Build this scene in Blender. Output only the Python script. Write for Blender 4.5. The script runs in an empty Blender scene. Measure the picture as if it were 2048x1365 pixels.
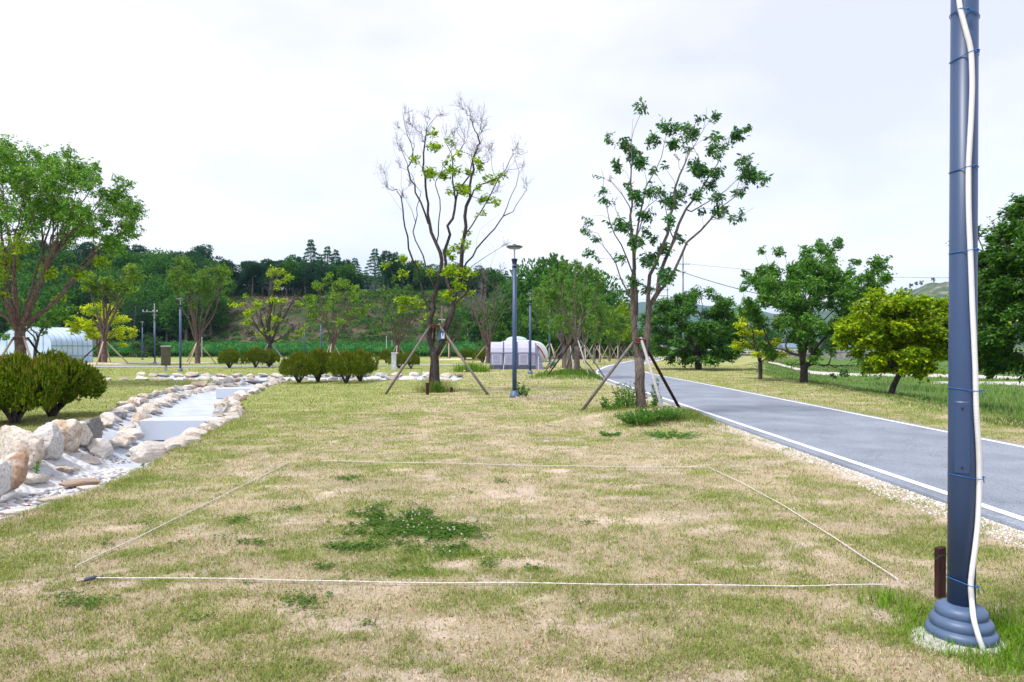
import bpy, math, random
import numpy as np
from mathutils import Vector, Matrix

# ------------------------------------------------------------------ camera, sky, sun, exposure
SC = bpy.context.scene
CAMH, HOR, CX, FPX = 1.6, 695.0, 1024.0, 1365.0
cam_d = bpy.data.cameras.new("camera"); cam = bpy.data.objects.new("camera", cam_d)
SC.collection.objects.link(cam); SC.camera = cam
cam.location = (0, 0, CAMH); cam.rotation_euler = (math.radians(90), 0, 0)
cam_d.sensor_width = 36; cam_d.lens = 24; cam_d.shift_y = 12.5 / 2048
cam_d.clip_start = 0.05; cam_d.clip_end = 12000

SUN_EL, SUN_AZ = 62.0, -125.0          # azimuth measured from +Y towards +X
wd = bpy.data.worlds.new("World"); SC.world = wd; wd.use_nodes = True
nt = wd.node_tree; nt.nodes.clear()
def N(t, kind, **kw):
    n = t.nodes.new(kind)
    for k, v in kw.items(): setattr(n, k, v)
    return n
out = N(nt, 'ShaderNodeOutputWorld'); add = N(nt, 'ShaderNodeAddShader')
b1 = N(nt, 'ShaderNodeBackground'); b2 = N(nt, 'ShaderNodeBackground')
sky = N(nt, 'ShaderNodeTexSky'); sky.sky_type = 'NISHITA'; sky.sun_disc = False
sky.sun_elevation = math.radians(SUN_EL); sky.sun_rotation = math.radians(SUN_AZ)
b1.inputs['Strength'].default_value = 0.05
nt.links.new(sky.outputs[0], b1.inputs['Color'])
tc = N(nt, 'ShaderNodeTexCoord'); mp = N(nt, 'ShaderNodeMapping'); mp.inputs['Scale'].default_value = (1.0, 1.0, 2.2)
mp.inputs['Location'].default_value = (0.3, 0.1, 0.0)
n1 = N(nt, 'ShaderNodeTexNoise'); n1.inputs['Scale'].default_value = 1.9; n1.inputs['Detail'].default_value = 7; n1.inputs['Roughness'].default_value = 0.52
cr = N(nt, 'ShaderNodeValToRGB')
cr.color_ramp.elements[0].position = 0.36; cr.color_ramp.elements[0].color = (0.595, 0.585, 0.65, 1)
cr.color_ramp.elements[1].position = 0.58; cr.color_ramp.elements[1].color = (0.80, 0.755, 0.755, 1)
sp = N(nt, 'ShaderNodeSeparateXYZ'); gr = N(nt, 'ShaderNodeValToRGB')
gr.color_ramp.elements[0].position = 0.0; gr.color_ramp.elements[0].color = (0.93, 0.94, 1.0, 1)
gr.color_ramp.elements[1].position = 0.45; gr.color_ramp.elements[1].color = (1, 1, 1, 1)
mx = N(nt, 'ShaderNodeMix'); mx.data_type = 'RGBA'; mx.blend_type = 'MULTIPLY'; mx.inputs[0].default_value = 1.0
nt.links.new(tc.outputs['Generated'], mp.inputs[0]); nt.links.new(mp.outputs[0], n1.inputs['Vector'])
nt.links.new(n1.outputs[0], cr.inputs[0]); nt.links.new(tc.outputs['Generated'], sp.inputs[0]); nt.links.new(sp.outputs[2], gr.inputs[0])
nt.links.new(cr.outputs[0], mx.inputs[6]); nt.links.new(gr.outputs[0], mx.inputs[7])
nt.links.new(mx.outputs[2], b2.inputs['Color']); b2.inputs['Strength'].default_value = 0.98
nt.links.new(b1.outputs[0], add.inputs[0]); nt.links.new(b2.outputs[0], add.inputs[1]); nt.links.new(add.outputs[0], out.inputs[0])

sd = bpy.data.lights.new("sun", 'SUN'); sd.energy = 3.2; sd.angle = math.radians(10); sd.color = (1.0, 0.96, 0.9)
so = bpy.data.objects.new("sun", sd); SC.collection.objects.link(so)
_a, _e = math.radians(SUN_AZ), math.radians(SUN_EL)
so.rotation_euler = Vector((math.sin(_a) * math.cos(_e), math.cos(_a) * math.cos(_e), math.sin(_e))).to_track_quat('Z', 'Y').to_euler()
SC.view_settings.view_transform = 'Standard'; SC.view_settings.look = 'None'
SC.view_settings.exposure = 0.42; SC.view_settings.gamma = 1.0
cy = SC.cycles
cy.use_denoising = True; cy.max_bounces = 6; cy.diffuse_bounces = 3; cy.glossy_bounces = 2
cy.transmission_bounces = 4; cy.transparent_max_bounces = 6; cy.volume_bounces = 0
cy.use_adaptive_sampling = True; cy.adaptive_threshold = 0.02
cy.caustics_reflective = False; cy.caustics_refractive = False

# ------------------------------------------------------------------ helpers
random.seed(7); RS = np.random.RandomState(11)
def P(px, py, D): return np.array([(px - CX) / FPX * D, D, CAMH + (HOR - py) / FPX * D])
def G(px, py, z=0.0):
    D = (CAMH - z) * FPX / (py - HOR); return np.array([(px - CX) / FPX * D, D, z])
COL = SC.collection
def tag(o, label, cat=None, group=None, kind=None):
    if label: o["label"] = label
    if cat: o["category"] = cat
    if group: o["group"] = group
    if kind: o["kind"] = kind
    return o
def thing(name, label, cat, loc=(0, 0, 0), group=None, rz=0.0):
    o = bpy.data.objects.new(name, None); COL.objects.link(o); o.empty_display_size = .2
    o.location = [float(c) for c in loc]; o.rotation_euler = (0, 0, rz)
    return tag(o, label, cat, group)
class Geo:
    def __init__(s): s.V = []; s.F = []; s.C = []; s.n = 0
    def add(s, V, F, C=None):
        V = np.asarray(V, float).reshape(-1, 3)
        if not isinstance(F, list): F = [F]
        for f in F:
            f = np.asarray(f, np.int64)
            if len(f): s.F.append(f + s.n)
        s.V.append(V)
        if C is None: C = np.ones((len(V), 3))
        C = np.asarray(C, float)
        if C.ndim == 1: C = np.tile(C, (len(V), 1))
        s.C.append(C); s.n += len(V); return s
    def build(s, name, mat, parent=None, smooth=False, cols=False, shift=None):
        V = np.concatenate(s.V) if s.V else np.zeros((0, 3))
        if shift is not None: V = V - np.asarray(shift, float)
        me = bpy.data.meshes.new(name)
        lt = np.concatenate([np.full(len(f), f.shape[1]) for f in s.F]); li = np.concatenate([f.ravel() for f in s.F])
        me.vertices.add(len(V)); me.vertices.foreach_set('co', V.astype(np.float32).ravel())
        me.loops.add(len(li)); me.loops.foreach_set('vertex_index', li.astype(np.int32))
        me.polygons.add(len(lt)); ls = np.concatenate([[0], np.cumsum(lt)[:-1]])
        me.polygons.foreach_set('loop_start', ls.astype(np.int32)); me.polygons.foreach_set('loop_total', lt.astype(np.int32))
        me.polygons.foreach_set('use_smooth', np.full(len(lt), bool(smooth)))
        if cols:
            a = me.color_attributes.new('Col', 'FLOAT_COLOR', 'POINT')
            C = np.concatenate(s.C); a.data.foreach_set('color', np.hstack([C, np.ones((len(C), 1))]).astype(np.float32).ravel())
        me.update(calc_edges=True); me.validate()
        me.materials.append(mat)
        o = bpy.data.objects.new(name, me); COL.objects.link(o)
        if parent is not None: o.parent = parent
        return o
    def tube(s, path, rad, n=8, cap=True, col=None):
        path = np.asarray(path, float); m = len(path)
        rad = np.broadcast_to(np.asarray(rad, float), (m,))
        d = np.gradient(path, axis=0); d /= np.linalg.norm(d, axis=1)[:, None] + 1e-9
        ref = np.array([0, 0, 1.0]) if abs(d[0, 2]) < .8 else np.array([1.0, 0, 0])
        u = np.zeros_like(d); q = np.cross(d[0], ref); u[0] = q / (np.linalg.norm(q) + 1e-9)
        for k_ in range(1, m):
            q = u[k_ - 1] - d[k_] * (u[k_ - 1] @ d[k_]); u[k_] = q / (np.linalg.norm(q) + 1e-9)
        v = np.cross(d, u)
        a = np.arange(n) / n * 2 * np.pi
        V = path[:, None] + rad[:, None, None] * (u[:, None] * np.cos(a)[None, :, None] + v[:, None] * np.sin(a)[None, :, None])
        i = np.arange(m - 1)[:, None] * n; j = np.arange(n)[None]; k = (j + 1) % n
        F = np.stack([i + j, i + k, i + n + k, i + n + j], -1).reshape(-1, 4)
        Fs = [F]
        if cap: Fs += [np.arange(n)[None, ::-1], (np.arange(n) + (m - 1) * n)[None]]
        return s.add(V, Fs, col)
    def lathe(s, prof, n=24, c=(0, 0, 0)):
        prof = np.asarray(prof, float)
        path = np.stack([np.zeros(len(prof)), np.zeros(len(prof)), prof[:, 1]], 1)
        a = np.arange(n) / n * 2 * np.pi
        V = np.stack([prof[:, 0][:, None] * np.cos(a), prof[:, 0][:, None] * np.sin(a), np.repeat(prof[:, 1][:, None], n, 1)], -1) + np.asarray(c, float)
        m = len(prof); i = np.arange(m - 1)[:, None] * n; j = np.arange(n)[None]; k = (j + 1) % n
        F = np.stack([i + j, i + k, i + n + k, i + n + j], -1).reshape(-1, 4)
        return s.add(V, [F, np.arange(n)[None, ::-1], (np.arange(n) + (m - 1) * n)[None]])
    def box(s, c, size, rz=0, bev=0, top=1.0):
        hx, hy, hz = [q / 2 for q in size]; b = bev
        if b <= 0:
            V = np.array([[x, y, z] for z in (-hz, hz) for x, y in ((-hx, -hy), (hx, -hy), (hx, hy), (-hx, hy))])
            F = [[0, 3, 2, 1], [4, 5, 6, 7], [0, 1, 5, 4], [1, 2, 6, 5], [2, 3, 7, 6], [3, 0, 4, 7]]
            F = [np.array(F)]
        else:
            rings = []
            for z, e in ((-hz, b), (-hz + b, 0), (hz - b, 0), (hz, b)):
                rings += [[x, y, z] for x, y in ((-hx + b + 0, -hy + e), (hx - b, -hy + e), (hx - e, -hy + b), (hx - e, hy - b), (hx - b, hy - e), (-hx + b, hy - e), (-hx + e, hy - b), (-hx + e, -hy + b))]
            V = np.array(rings)
            i = np.arange(3)[:, None] * 8; j = np.arange(8)[None]; k = (j + 1) % 8
            F = [np.stack([i + j, i + k, i + 8 + k, i + 8 + j], -1).reshape(-1, 4), np.arange(8)[None, ::-1], (np.arange(8) + 24)[None]]
        V = V * np.where(V[:, 2:3] > 0, [top, top, 1], [1, 1, 1])
        cz, sz = math.cos(rz), math.sin(rz)
        V = V @ np.array([[cz, sz, 0], [-sz, cz, 0], [0, 0, 1]]) + np.asarray(c, float)
        return s.add(V, F)
def hash2(ix, iy, seed):
    h = (ix.astype(np.int64) * 374761393 + iy.astype(np.int64) * 668265263 + seed * 982451653) & 0x7fffffff
    h = ((h ^ (h >> 13)) * 1274126177) & 0x7fffffff
    return ((h ^ (h >> 16)) & 0xffff) / 65535.0
def vnoise(x, y, seed=0):
    x = np.asarray(x, float); y = np.asarray(y, float)
    ix, iy = np.floor(x), np.floor(y); fx, fy = x - ix, y - iy
    fx = fx * fx * (3 - 2 * fx); fy = fy * fy * (3 - 2 * fy)
    a = hash2(ix, iy, seed); b = hash2(ix + 1, iy, seed); c = hash2(ix, iy + 1, seed); d = hash2(ix + 1, iy + 1, seed)
    return (a * (1 - fx) + b * fx) * (1 - fy) + (c * (1 - fx) + d * fx) * fy
def fbm(x, y, seed=0, o=4, g=.5):
    t, a, s = 0, 1.0, 0
    for i in range(o):
        t = t + a * vnoise(x * 2 ** i + 13.7 * i, y * 2 ** i + 7.3 * i, seed + i); s += a; a *= g
    return t / s
def sst(t): t = np.clip(t, 0, 1); return t * t * (3 - 2 * t)

# ------------------------------------------------------------------ materials
def mat_new(name):
    m = bpy.data.materials.new(name); m.use_nodes = True; t = m.node_tree; t.nodes.clear()
    o = N(t, 'ShaderNodeOutputMaterial'); b = N(t, 'ShaderNodeBsdfPrincipled')
    t.links.new(b.outputs[0], o.inputs[0]); return m, t, b, o
def simple(name, col, rough=.6, spec=.3, metal=0, var=.12, scale=6, bump=0, bscale=40, dirt=None, coat=0):
    m, t, b, o = mat_new(name)
    b.inputs['Roughness'].default_value = rough; b.inputs['Specular IOR Level'].default_value = spec; b.inputs['Metallic'].default_value = metal
    if coat: b.inputs['Coat Weight'].default_value = coat
    c = N(t, 'ShaderNodeTexCoord'); n = N(t, 'ShaderNodeTexNoise'); n.inputs['Scale'].default_value = scale; n.inputs['Detail'].default_value = 6
    r = N(t, 'ShaderNodeValToRGB'); r.color_ramp.elements[0].position = .3; r.color_ramp.elements[1].position = .7
    d = dirt or tuple(q * (1 - var) for q in col); u = tuple(min(1, q * (1 + var)) for q in col)
    r.color_ramp.elements[0].color = (*d, 1); r.color_ramp.elements[1].color = (*u, 1)
    t.links.new(c.outputs['Object'], n.inputs['Vector']); t.links.new(n.outputs[0], r.inputs[0]); t.links.new(r.outputs[0], b.inputs['Base Color'])
    if bump:
        n2 = N(t, 'ShaderNodeTexNoise'); n2.inputs['Scale'].default_value = bscale; n2.inputs['Detail'].default_value = 4
        bp = N(t, 'ShaderNodeBump'); bp.inputs['Strength'].default_value = bump; bp.inputs['Distance'].default_value = .02
        t.links.new(c.outputs['Object'], n2.inputs['Vector']); t.links.new(n2.outputs[0], bp.inputs['Height']); t.links.new(bp.outputs[0], b.inputs['Normal'])
    return m
def leaf_mat(name, trans=.35, rough=.5, spec=.25, val=1.0):
    m, t, b, o = mat_new(name)
    a = N(t, 'ShaderNodeAttribute'); a.attribute_name = 'Col'
    b.inputs['Roughness'].default_value = rough; b.inputs['Specular IOR Level'].default_value = spec
    hb = N(t, 'ShaderNodeHueSaturation'); hb.inputs['Saturation'].default_value = 1.08; hb.inputs['Value'].default_value = val
    t.links.new(a.outputs['Color'], hb.inputs['Color']); t.links.new(hb.outputs[0], b.inputs['Base Color'])
    tr = N(t, 'ShaderNodeBsdfTranslucent'); mxs = N(t, 'ShaderNodeMixShader'); mxs.inputs[0].default_value = trans
    hs = N(t, 'ShaderNodeHueSaturation'); hs.inputs['Saturation'].default_value = 1.15; hs.inputs['Value'].default_value = 1.5
    t.links.new(a.outputs['Color'], hs.inputs['Color']); t.links.new(hs.outputs[0], tr.inputs['Color'])
    t.links.new(b.outputs[0], mxs.inputs[1]); t.links.new(tr.outputs[0], mxs.inputs[2]); t.links.new(mxs.outputs[0], o.inputs[0])
    return m
def bark_mat(name, c1, c2, stretch=6, scale=9, bump=.7):
    m, t, b, o = mat_new(name); b.inputs['Roughness'].default_value = .85; b.inputs['Specular IOR Level'].default_value = .15
    c = N(t, 'ShaderNodeTexCoord'); mp = N(t, 'ShaderNodeMapping'); mp.inputs['Scale'].default_value = (stretch, stretch, 1)
    n = N(t, 'ShaderNodeTexNoise'); n.inputs['Scale'].default_value = scale; n.inputs['Detail'].default_value = 6; n.inputs['Roughness'].default_value = .65
    r = N(t, 'ShaderNodeValToRGB'); r.color_ramp.elements[0].position = .36; r.color_ramp.elements[1].position = .64
    r.color_ramp.elements[0].color = (*c1, 1); r.color_ramp.elements[1].color = (*c2, 1)
    bp = N(t, 'ShaderNodeBump'); bp.inputs['Strength'].default_value = bump; bp.inputs['Distance'].default_value = .02
    t.links.new(c.outputs['Object'], mp.inputs[0]); t.links.new(mp.outputs[0], n.inputs['Vector']); t.links.new(n.outputs[0], r.inputs[0])
    t.links.new(r.outputs[0], b.inputs['Base Color']); t.links.new(n.outputs[0], bp.inputs['Height']); t.links.new(bp.outputs[0], b.inputs['Normal'])
    return m
M_leaf = leaf_mat('leaves', .4, .45, .3, 1.25); M_blade = leaf_mat('grass_blades', .25, .6, .15); M_needle = leaf_mat('needles', .2, .6, .15)
M_far = leaf_mat('far_foliage', .3, .7, .1)
M_bark_brown = bark_mat('brown_bark', (.045, .03, .025), (.17, .125, .10))
M_bark_hero = bark_mat('furrowed_grey_brown_bark', (.045, .035, .032), (.20, .165, .145))
M_bark_grey = bark_mat('grey_bark', (.08, .065, .055), (.25, .21, .18))
M_bark_red = bark_mat('reddish_bark', (.04, .024, .02), (.13, .08, .065))
M_bark_zel = bark_mat('smooth_purple_bark', (.07, .045, .045), (.20, .14, .13), 2, 6)
M_twig = simple('pale_grey_twig', (.20, .18, .20), .8)
M_pole = simple('slate_blue_paint', (.030, .062, .145), .42, .45, var=.10, scale=3)
M_poledark = simple('dark_navy_paint', (.02, .026, .045), .45)
M_steel = simple('pale_steel', (.45, .47, .5), .4, .5, .3)
M_wood = bark_mat('weathered_stake_wood', (.10, .085, .085), (.25, .215, .215), 8, 7, .4)
M_woodp = bark_mat('pale_stake_wood', (.35, .26, .18), (.6, .48, .36), 8, 7, .3)
M_woodg = bark_mat('grey_stake_wood', (.22, .21, .23), (.46, .44, .47), 8, 7, .4)
M_woodd = bark_mat('dark_brown_timber', (.028, .012, .012), (.07, .03, .028), 8, 9, .4)
M_granite = simple('grey_granite', (.50, .545, .63), .7, .3, var=.16, scale=160, bump=.15, bscale=120)
M_white = simple('white_plastic', (.78, .78, .78), .45, .4, var=.04)
M_black = simple('black_rubber', (.02, .02, .022), .6)
M_bluewire = simple('blue_wire', (.01, .12, .42), .4, .5)
M_rope = simple('white_rope', (.66, .64, .58), .8, .2, var=.25, scale=60, bump=.6, bscale=150)
M_bronze = simple('bronze_brown_sheet', (.095, .085, .06), .4, .4, .3, var=.3, scale=3)
M_concrete = simple('concrete', (.46, .45, .43), .85, .2, var=.18, scale=4, bump=.3)
M_conc_dark = simple('stained_concrete', (.26, .25, .25), .9, .15, var=.3, scale=1.2)
M_yellow = simple('yellow_paint', (.8, .48, .02), .5)
M_rust = simple('rusty_strap', (.12, .045, .03), .8)

def ramp_node(t, pts):
    r = N(t, 'ShaderNodeValToRGB'); e = r.color_ramp.elements
    while len(e) < len(pts): e.new(.5)
    for k, (p, c) in enumerate(pts): e[k].position = p; e[k].color = (*c, 1)
    return r
def rock_material(name='river_stone', fixed=None):
    m, t, b, o = mat_new(name); b.inputs['Roughness'].default_value = .8; b.inputs['Specular IOR Level'].default_value = .25
    oi = N(t, 'ShaderNodeObjectInfo'); c = N(t, 'ShaderNodeTexCoord')
    base = ramp_node(t, [(0, (.60, .54, .47)), (.2, (.47, .43, .38)), (.38, (.66, .62, .57)), (.55, (.40, .29, .21)), (.66, (.58, .50, .42)), (.8, (.33, .33, .34)), (.9, (.62, .58, .52))])
    base.color_ramp.interpolation = 'CONSTANT'
    if fixed: base = ramp_node(t, [(0, fixed[0]), (1, fixed[0])])
    alt = ramp_node(t, [(0, (.38, .30, .24)), (.3, (.66, .63, .58)), (.55, (.60, .53, .46)), (.8, (.50, .50, .50))])
    alt.color_ramp.interpolation = 'CONSTANT'
    if fixed: alt = ramp_node(t, [(0, fixed[1]), (1, fixed[1])])
    ma = N(t, 'ShaderNodeMath'); ma.operation = 'MULTIPLY'; ma.inputs[1].default_value = 7.31
    fr = N(t, 'ShaderNodeMath'); fr.operation = 'FRACT'
    t.links.new(oi.outputs['Random'], base.inputs[0]); t.links.new(oi.outputs['Random'], ma.inputs[0]); t.links.new(ma.outputs[0], fr.inputs[0]); t.links.new(fr.outputs[0], alt.inputs[0])
    va = N(t, 'ShaderNodeVectorMath'); va.operation = 'ADD'; t.links.new(c.outputs['Object'], va.inputs[0]); t.links.new(oi.outputs['Location'], va.inputs[1])
    n1 = N(t, 'ShaderNodeTexNoise'); n1.inputs['Scale'].default_value = 2.6; n1.inputs['Detail'].default_value = 5; n1.inputs['Distortion'].default_value = 1.0
    n2 = N(t, 'ShaderNodeTexNoise'); n2.inputs['Scale'].default_value = 26; n2.inputs['Detail'].default_value = 5; n2.inputs['Roughness'].default_value = .7
    for n in (n1, n2): t.links.new(va.outputs[0], n.inputs['Vector'])
    r1 = ramp_node(t, [(.47, (0, 0, 0)), (.6, (1, 1, 1))]); t.links.new(n1.outputs[0], r1.inputs[0])
    m1 = N(t, 'ShaderNodeMix'); m1.data_type = 'RGBA'; t.links.new(r1.outputs[0], m1.inputs[0]); t.links.new(base.outputs[0], m1.inputs[6]); t.links.new(alt.outputs[0], m1.inputs[7])
    r2 = ramp_node(t, [(.34, (.45, .42, .42)), (.5, (.95, .95, .95)), (.7, (1.15, 1.15, 1.15))]); t.links.new(n2.outputs[0], r2.inputs[0])
    m2 = N(t, 'ShaderNodeMix'); m2.data_type = 'RGBA'; m2.blend_type = 'MULTIPLY'; m2.inputs[0].default_value = .85
    t.links.new(m1.outputs[2], m2.inputs[6]); t.links.new(r2.outputs[0], m2.inputs[7]); t.links.new(m2.outputs[2], b.inputs['Base Color'])
    bp = N(t, 'ShaderNodeBump'); bp.inputs['Strength'].default_value = .5; bp.inputs['Distance'].default_value = .03
    t.links.new(n2.outputs[0], bp.inputs['Height']); t.links.new(bp.outputs[0], b.inputs['Normal'])
    return m
M_rock = rock_material(); M_cream = rock_material('cream_boulder', ((.66, .60, .53), (.50, .38, .27))); M_greyrock = rock_material('grey_boulder', ((.52, .52, .51), (.62, .60, .57))); M_darkrock = rock_material('dark_boulder', ((.22, .21, .21), (.28, .26, .24))); M_rustrock = rock_material('rusty_boulder', ((.58, .54, .49), (.40, .25, .16)))

# ------------------------------------------------------------------ terrain
Ly = np.array([3, 7, 9, 10.5, 12.5, 16.2, 20.8, 24.3, 29.1, 34.0]); Lx = np.array([-7.6, -7.6, -7.45, -7.35, -7.75, -9.4, -11.4, -12.4, -13.0, -13.4])
Ry = np.array([3, 6.24, 7.66, 9.5, 10.65, 13.2, 15.6, 20.8, 29, 34.0]); Rx = np.array([-4.7, -4.7, -4.7, -4.97, -5.26, -5.76, -6.2, -8.3, -10.2, -10.8])
def XL(y): return np.interp(y, Ly, Lx)
def XR(y): return np.interp(y, Ry, Rx)
def bed_level(y): return np.where(y < 14.8, -.40, np.where(y < 25.2, -.28, -.22))
def chan(x, y):                      # z drop of the paved stream surface, and inside-ness (m)
    y = np.asarray(y, float); x = np.asarray(x, float)
    dl = (x - XL(y)) * .92; dr = (XR(y) - x) * .92; de = 34.0 - y
    d1 = np.minimum(np.minimum(dl, dr), de)
    z1 = bed_level(y) * np.minimum(sst(dl / .95), sst((dr + .05) / .45))
    yn = 33.2 + .25 * np.sin(x * .7); yf = 38.6 + .2 * np.sin(x * .5)
    d2 = np.minimum(np.minimum(y - yn, yf - y), np.minimum(x + 21, -2.6 - x))
    z2 = -.42 * np.minimum(sst((y - yn) / .8), sst((yf - y) / 1.2))
    return np.where(d1 > 0, z1, 0) + np.where((d2 > 0) & (d1 <= 0), z2, 0), np.maximum(d1, d2)
RLy = np.array([-10, 0, 30, 34, 43.7, 57, 81, 110, 150.]); RLx = np.array([4.65, 4.65, 4.65, 4.62, 5.3, 7.9, 14.3, 24, 40.])
RRy = np.array([-10, 0, 30, 38, 44, 51, 66, 95, 140.]); RRx = np.array([7.95, 7.9, 8.2, 8.1, 8.4, 9.3, 12.6, 21.5, 38.5])
def smooth_interp(y, Y, X): return (np.interp(y - 3, Y, X) + np.interp(y, Y, X) * 2 + np.interp(y + 3, Y, X)) / 4
def RL(y): return smooth_interp(np.asarray(y, float), RLy, RLx)
def RR(y): return smooth_interp(np.asarray(y, float), RRy, RRx)
Ey = np.array([0, 14, 17.5, 23, 29, 43.7, 70, 100, 160]); Ex = np.array([9.8, 10.6, 11.1, 12.2, 12.9, 15.2, 25, 38, 70])
def EX(y): return np.interp(y, Ey, Ex)
MOUNDS = [(3.1, 15.4, 2.5, 2.6, .20), (3.2, 34.5, 2.6, 2.8, .25), (-37.0, 61, 3.6, 2.2, .25), (-31, 65, 3.4, 2, .2), (-5.5, 83, 5.5, 3, .25), (3.6, 46, 2.0, 3, .2), (6, 58, 2, 4, .2)]
def mound(x, y):
    z = 0
    for mx_, my_, rx, ry, h in MOUNDS:
        q = np.clip(1 - ((x - mx_) / rx) ** 2 - ((y - my_) / ry) ** 2, 0, 1); z = z + h * sst(q)
    return z * (1 - sst((x - RL(y) + .85) / .55) * (x < 9))
def hill_h(x, y):
    H = np.interp(x, [-400, -160, -95, -72, -60, -15, 5, 34], [21, 17, 14.5, 13.8, 14.2, 14.2, 11, 0])
    base = 121 + 5 * fbm(x * .03, 3.0 + 0 * y, 5, 2)
    z = H * sst((y - base) / 40.) ** .85
    return z + sst((y - base) / 20.) * (fbm(x * .08, y * .08, 9, 4) - .5) * 3.2 * np.clip(H / 15, 0, 1)
def ht(x, y):
    x = np.asarray(x, float); y = np.asarray(y, float)
    z = (fbm(x * .6, y * .6, 3, 3) - .5) * .025 * np.clip(1 - np.abs((x - 6) / 3.0) ** 4, -1, 0) * -1 + mound(x, y)
    z = z + hill_h(x, y)
    e = x - EX(y)
    wide = np.interp(y, [0, 60, 130, 300], [60, 60, 70, 60])
    riv = sst(e / 7.0) * (1 - sst((e - wide) / 6.0))
    z = z - 1.35 * riv + .25 * riv * (fbm(x * .25, y * .25, 21, 3) - .5)
    z = z + sst((e - wide) / 6.0) * .8
    return z
def ground_z(x, y):
    c, d = chan(x, y)
    return ht(x, y) + np.where(d > .02, c - .13 * sst(d / .12), 0)
def gz(x, y): return float(ground_z(np.array([x]), np.array([y]))[0])

# lawn maps shared by the ground colouring and by the blades that grow on it
def wetness(x, y):
    g = fbm(x * 1.7, y * 2.3, 31, 6, .78)
    far = np.interp(y, [3, 8, 12, 18, 30], [-.12, -.12, -.05, .10, .18])
    left = .30 * sst((-3.3 - x) / 1.3) * (y > 2); gl = .28 * sst((-XR(y) * 0 + x - XR(y) < .0) * 1.0)
    right = .16 * sst((x - 2.6) / .9) * (1 - sst((x - 3.6) / .8)) * (y < 6)
    bare = -.12 * np.exp(-((x - .6) / 2.2) ** 2 - ((y - 6.6) / 2.2) ** 2)
    verge = .12 * (x > 8)
    mid = .10 * np.exp(-((x + 1.1) / 1.3) ** 2 - ((y - 6.0) / 1.6) ** 2)
    return np.clip((g - .5) * 2.4 + .40 + far + left + right + bare + verge + mid, 0, 1)
def soilness(x, y):
    g = fbm(x * 1.9 + 40, y * 2.8, 57, 6, .8)
    s = sst((g - .525) / .09) * .72
    s = s * np.interp(y, [3, 12, 20, 40], [1, .9, .35, .15]) * np.where(x < -3.6, .35, 1)
    e = RL(y) - .2 - x
    road = sst((.75 - e) / .5) * (e > -.3) * (y < 40) * (.55 + .9 * (fbm(x * 2, y * .7, 77, 3) - .3))
    e2 = x - RR(y) - .2
    road2 = sst((.25 - e2) / .2) * (e2 > -.3) * .8
    md = 0
    for i, (mx_, my_, rx, ry, h) in enumerate(MOUNDS):
        q = np.clip(1.15 - ((x - mx_) / rx) ** 2 - ((y - my_) / ry) ** 2, 0, 1)
        md = np.maximum(md, sst(q) * (1.0 if i in (2, 3, 4) else .55 * sst((fbm(x * 1.3, y * 1.3, 8, 3) - .45) / .15)))
    return np.clip(np.maximum(np.maximum(s, road), np.maximum(road2, md)), 0, 1)
CLOVER = [(830, 1060, 130, 30), (760, 1050, 90, 30), (1180, 1050, 30, 5), (520, 1090, 40, 8), (700, 1100, 50, 8), (800, 1048, 118, 34), (870, 1062, 90, 26), (740, 1030, 60, 22), (900, 1105, 80, 16), (800, 1145, 88, 14), (600, 1210, 42, 18), (410, 1240, 44, 12), (975, 1132, 26, 14),
          (1066, 1141, 20, 6), (995, 964, 20, 4), (945, 988, 20, 5), (165, 1212, 44, 11), (135, 1196, 30, 8), (205, 1090, 26, 7), (300, 1107, 26, 7), (300, 1050, 34, 7), (480, 1043, 46, 8), (350, 1090, 36, 5),
          (650, 1135, 20, 6), (500, 1165, 16, 5), (1050, 1230, 20, 5), (1240, 1080, 30, 5), (590, 1022, 44, 7), (430, 1080, 30, 6), (740, 1250, 22, 5), (1440, 1100, 18, 4), (690, 960, 36, 5), (1165, 1215, 16, 4)]
CLW = []
for (a, b, rx, ry) in CLOVER:
    c = G(a, b); r = rx / FPX * c[1]; dy = (G(a, b - ry)[1] - G(a, b + ry)[1]) / 2; CLW.append((c[0], c[1], r, dy))
def cloverness(x, y):
    v = 0
    for cx_, cy_, rx, ry in CLW:
        q = 1 - ((x - cx_) / rx) ** 2 - ((y - cy_) / ry) ** 2; v = np.maximum(v, q)
    return sst((v + .02 + (fbm(x * 3.5, y * 3.5, 15, 5, .7) - .5) * 3.2) / 1.5)

def grid_lines(spec):
    L = [spec[0][0]]
    for a, b, st in spec:
        n = max(1, int(round((b - a) / st))); L += list(np.linspace(a, b, n + 1)[1:])
    return np.array(L)
gx = grid_lines([(-5000, -800, 600), (-800, -200, 50), (-200, -60, 5), (-60, -15, 1.5), (-15, -4, .11), (-4, 12, .2), (12, 30, .8), (30, 100, 2.5), (100, 300, 20), (300, 800, 60), (800, 5000, 600)])
gy = grid_lines([(-60, 0, 10), (0, 2.8, .7), (2.8, 14, .11), (14, 40, .2), (40, 120, 1.2), (120, 220, 3), (220, 800, 40), (800, 6000, 650)])
X, Y = np.meshgrid(gx, gy)
Z = ground_z(X, Y)
V = np.stack([X, Y, Z], -1).reshape(-1, 3); nx, ny = len(gx), len(gy)
i = np.arange(ny - 1)[:, None] * nx; j = np.arange(nx - 1)[None]
F = np.stack([i + j, i + j + 1, i + nx + j + 1, i + nx + j], -1).reshape(-1, 4)
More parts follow.
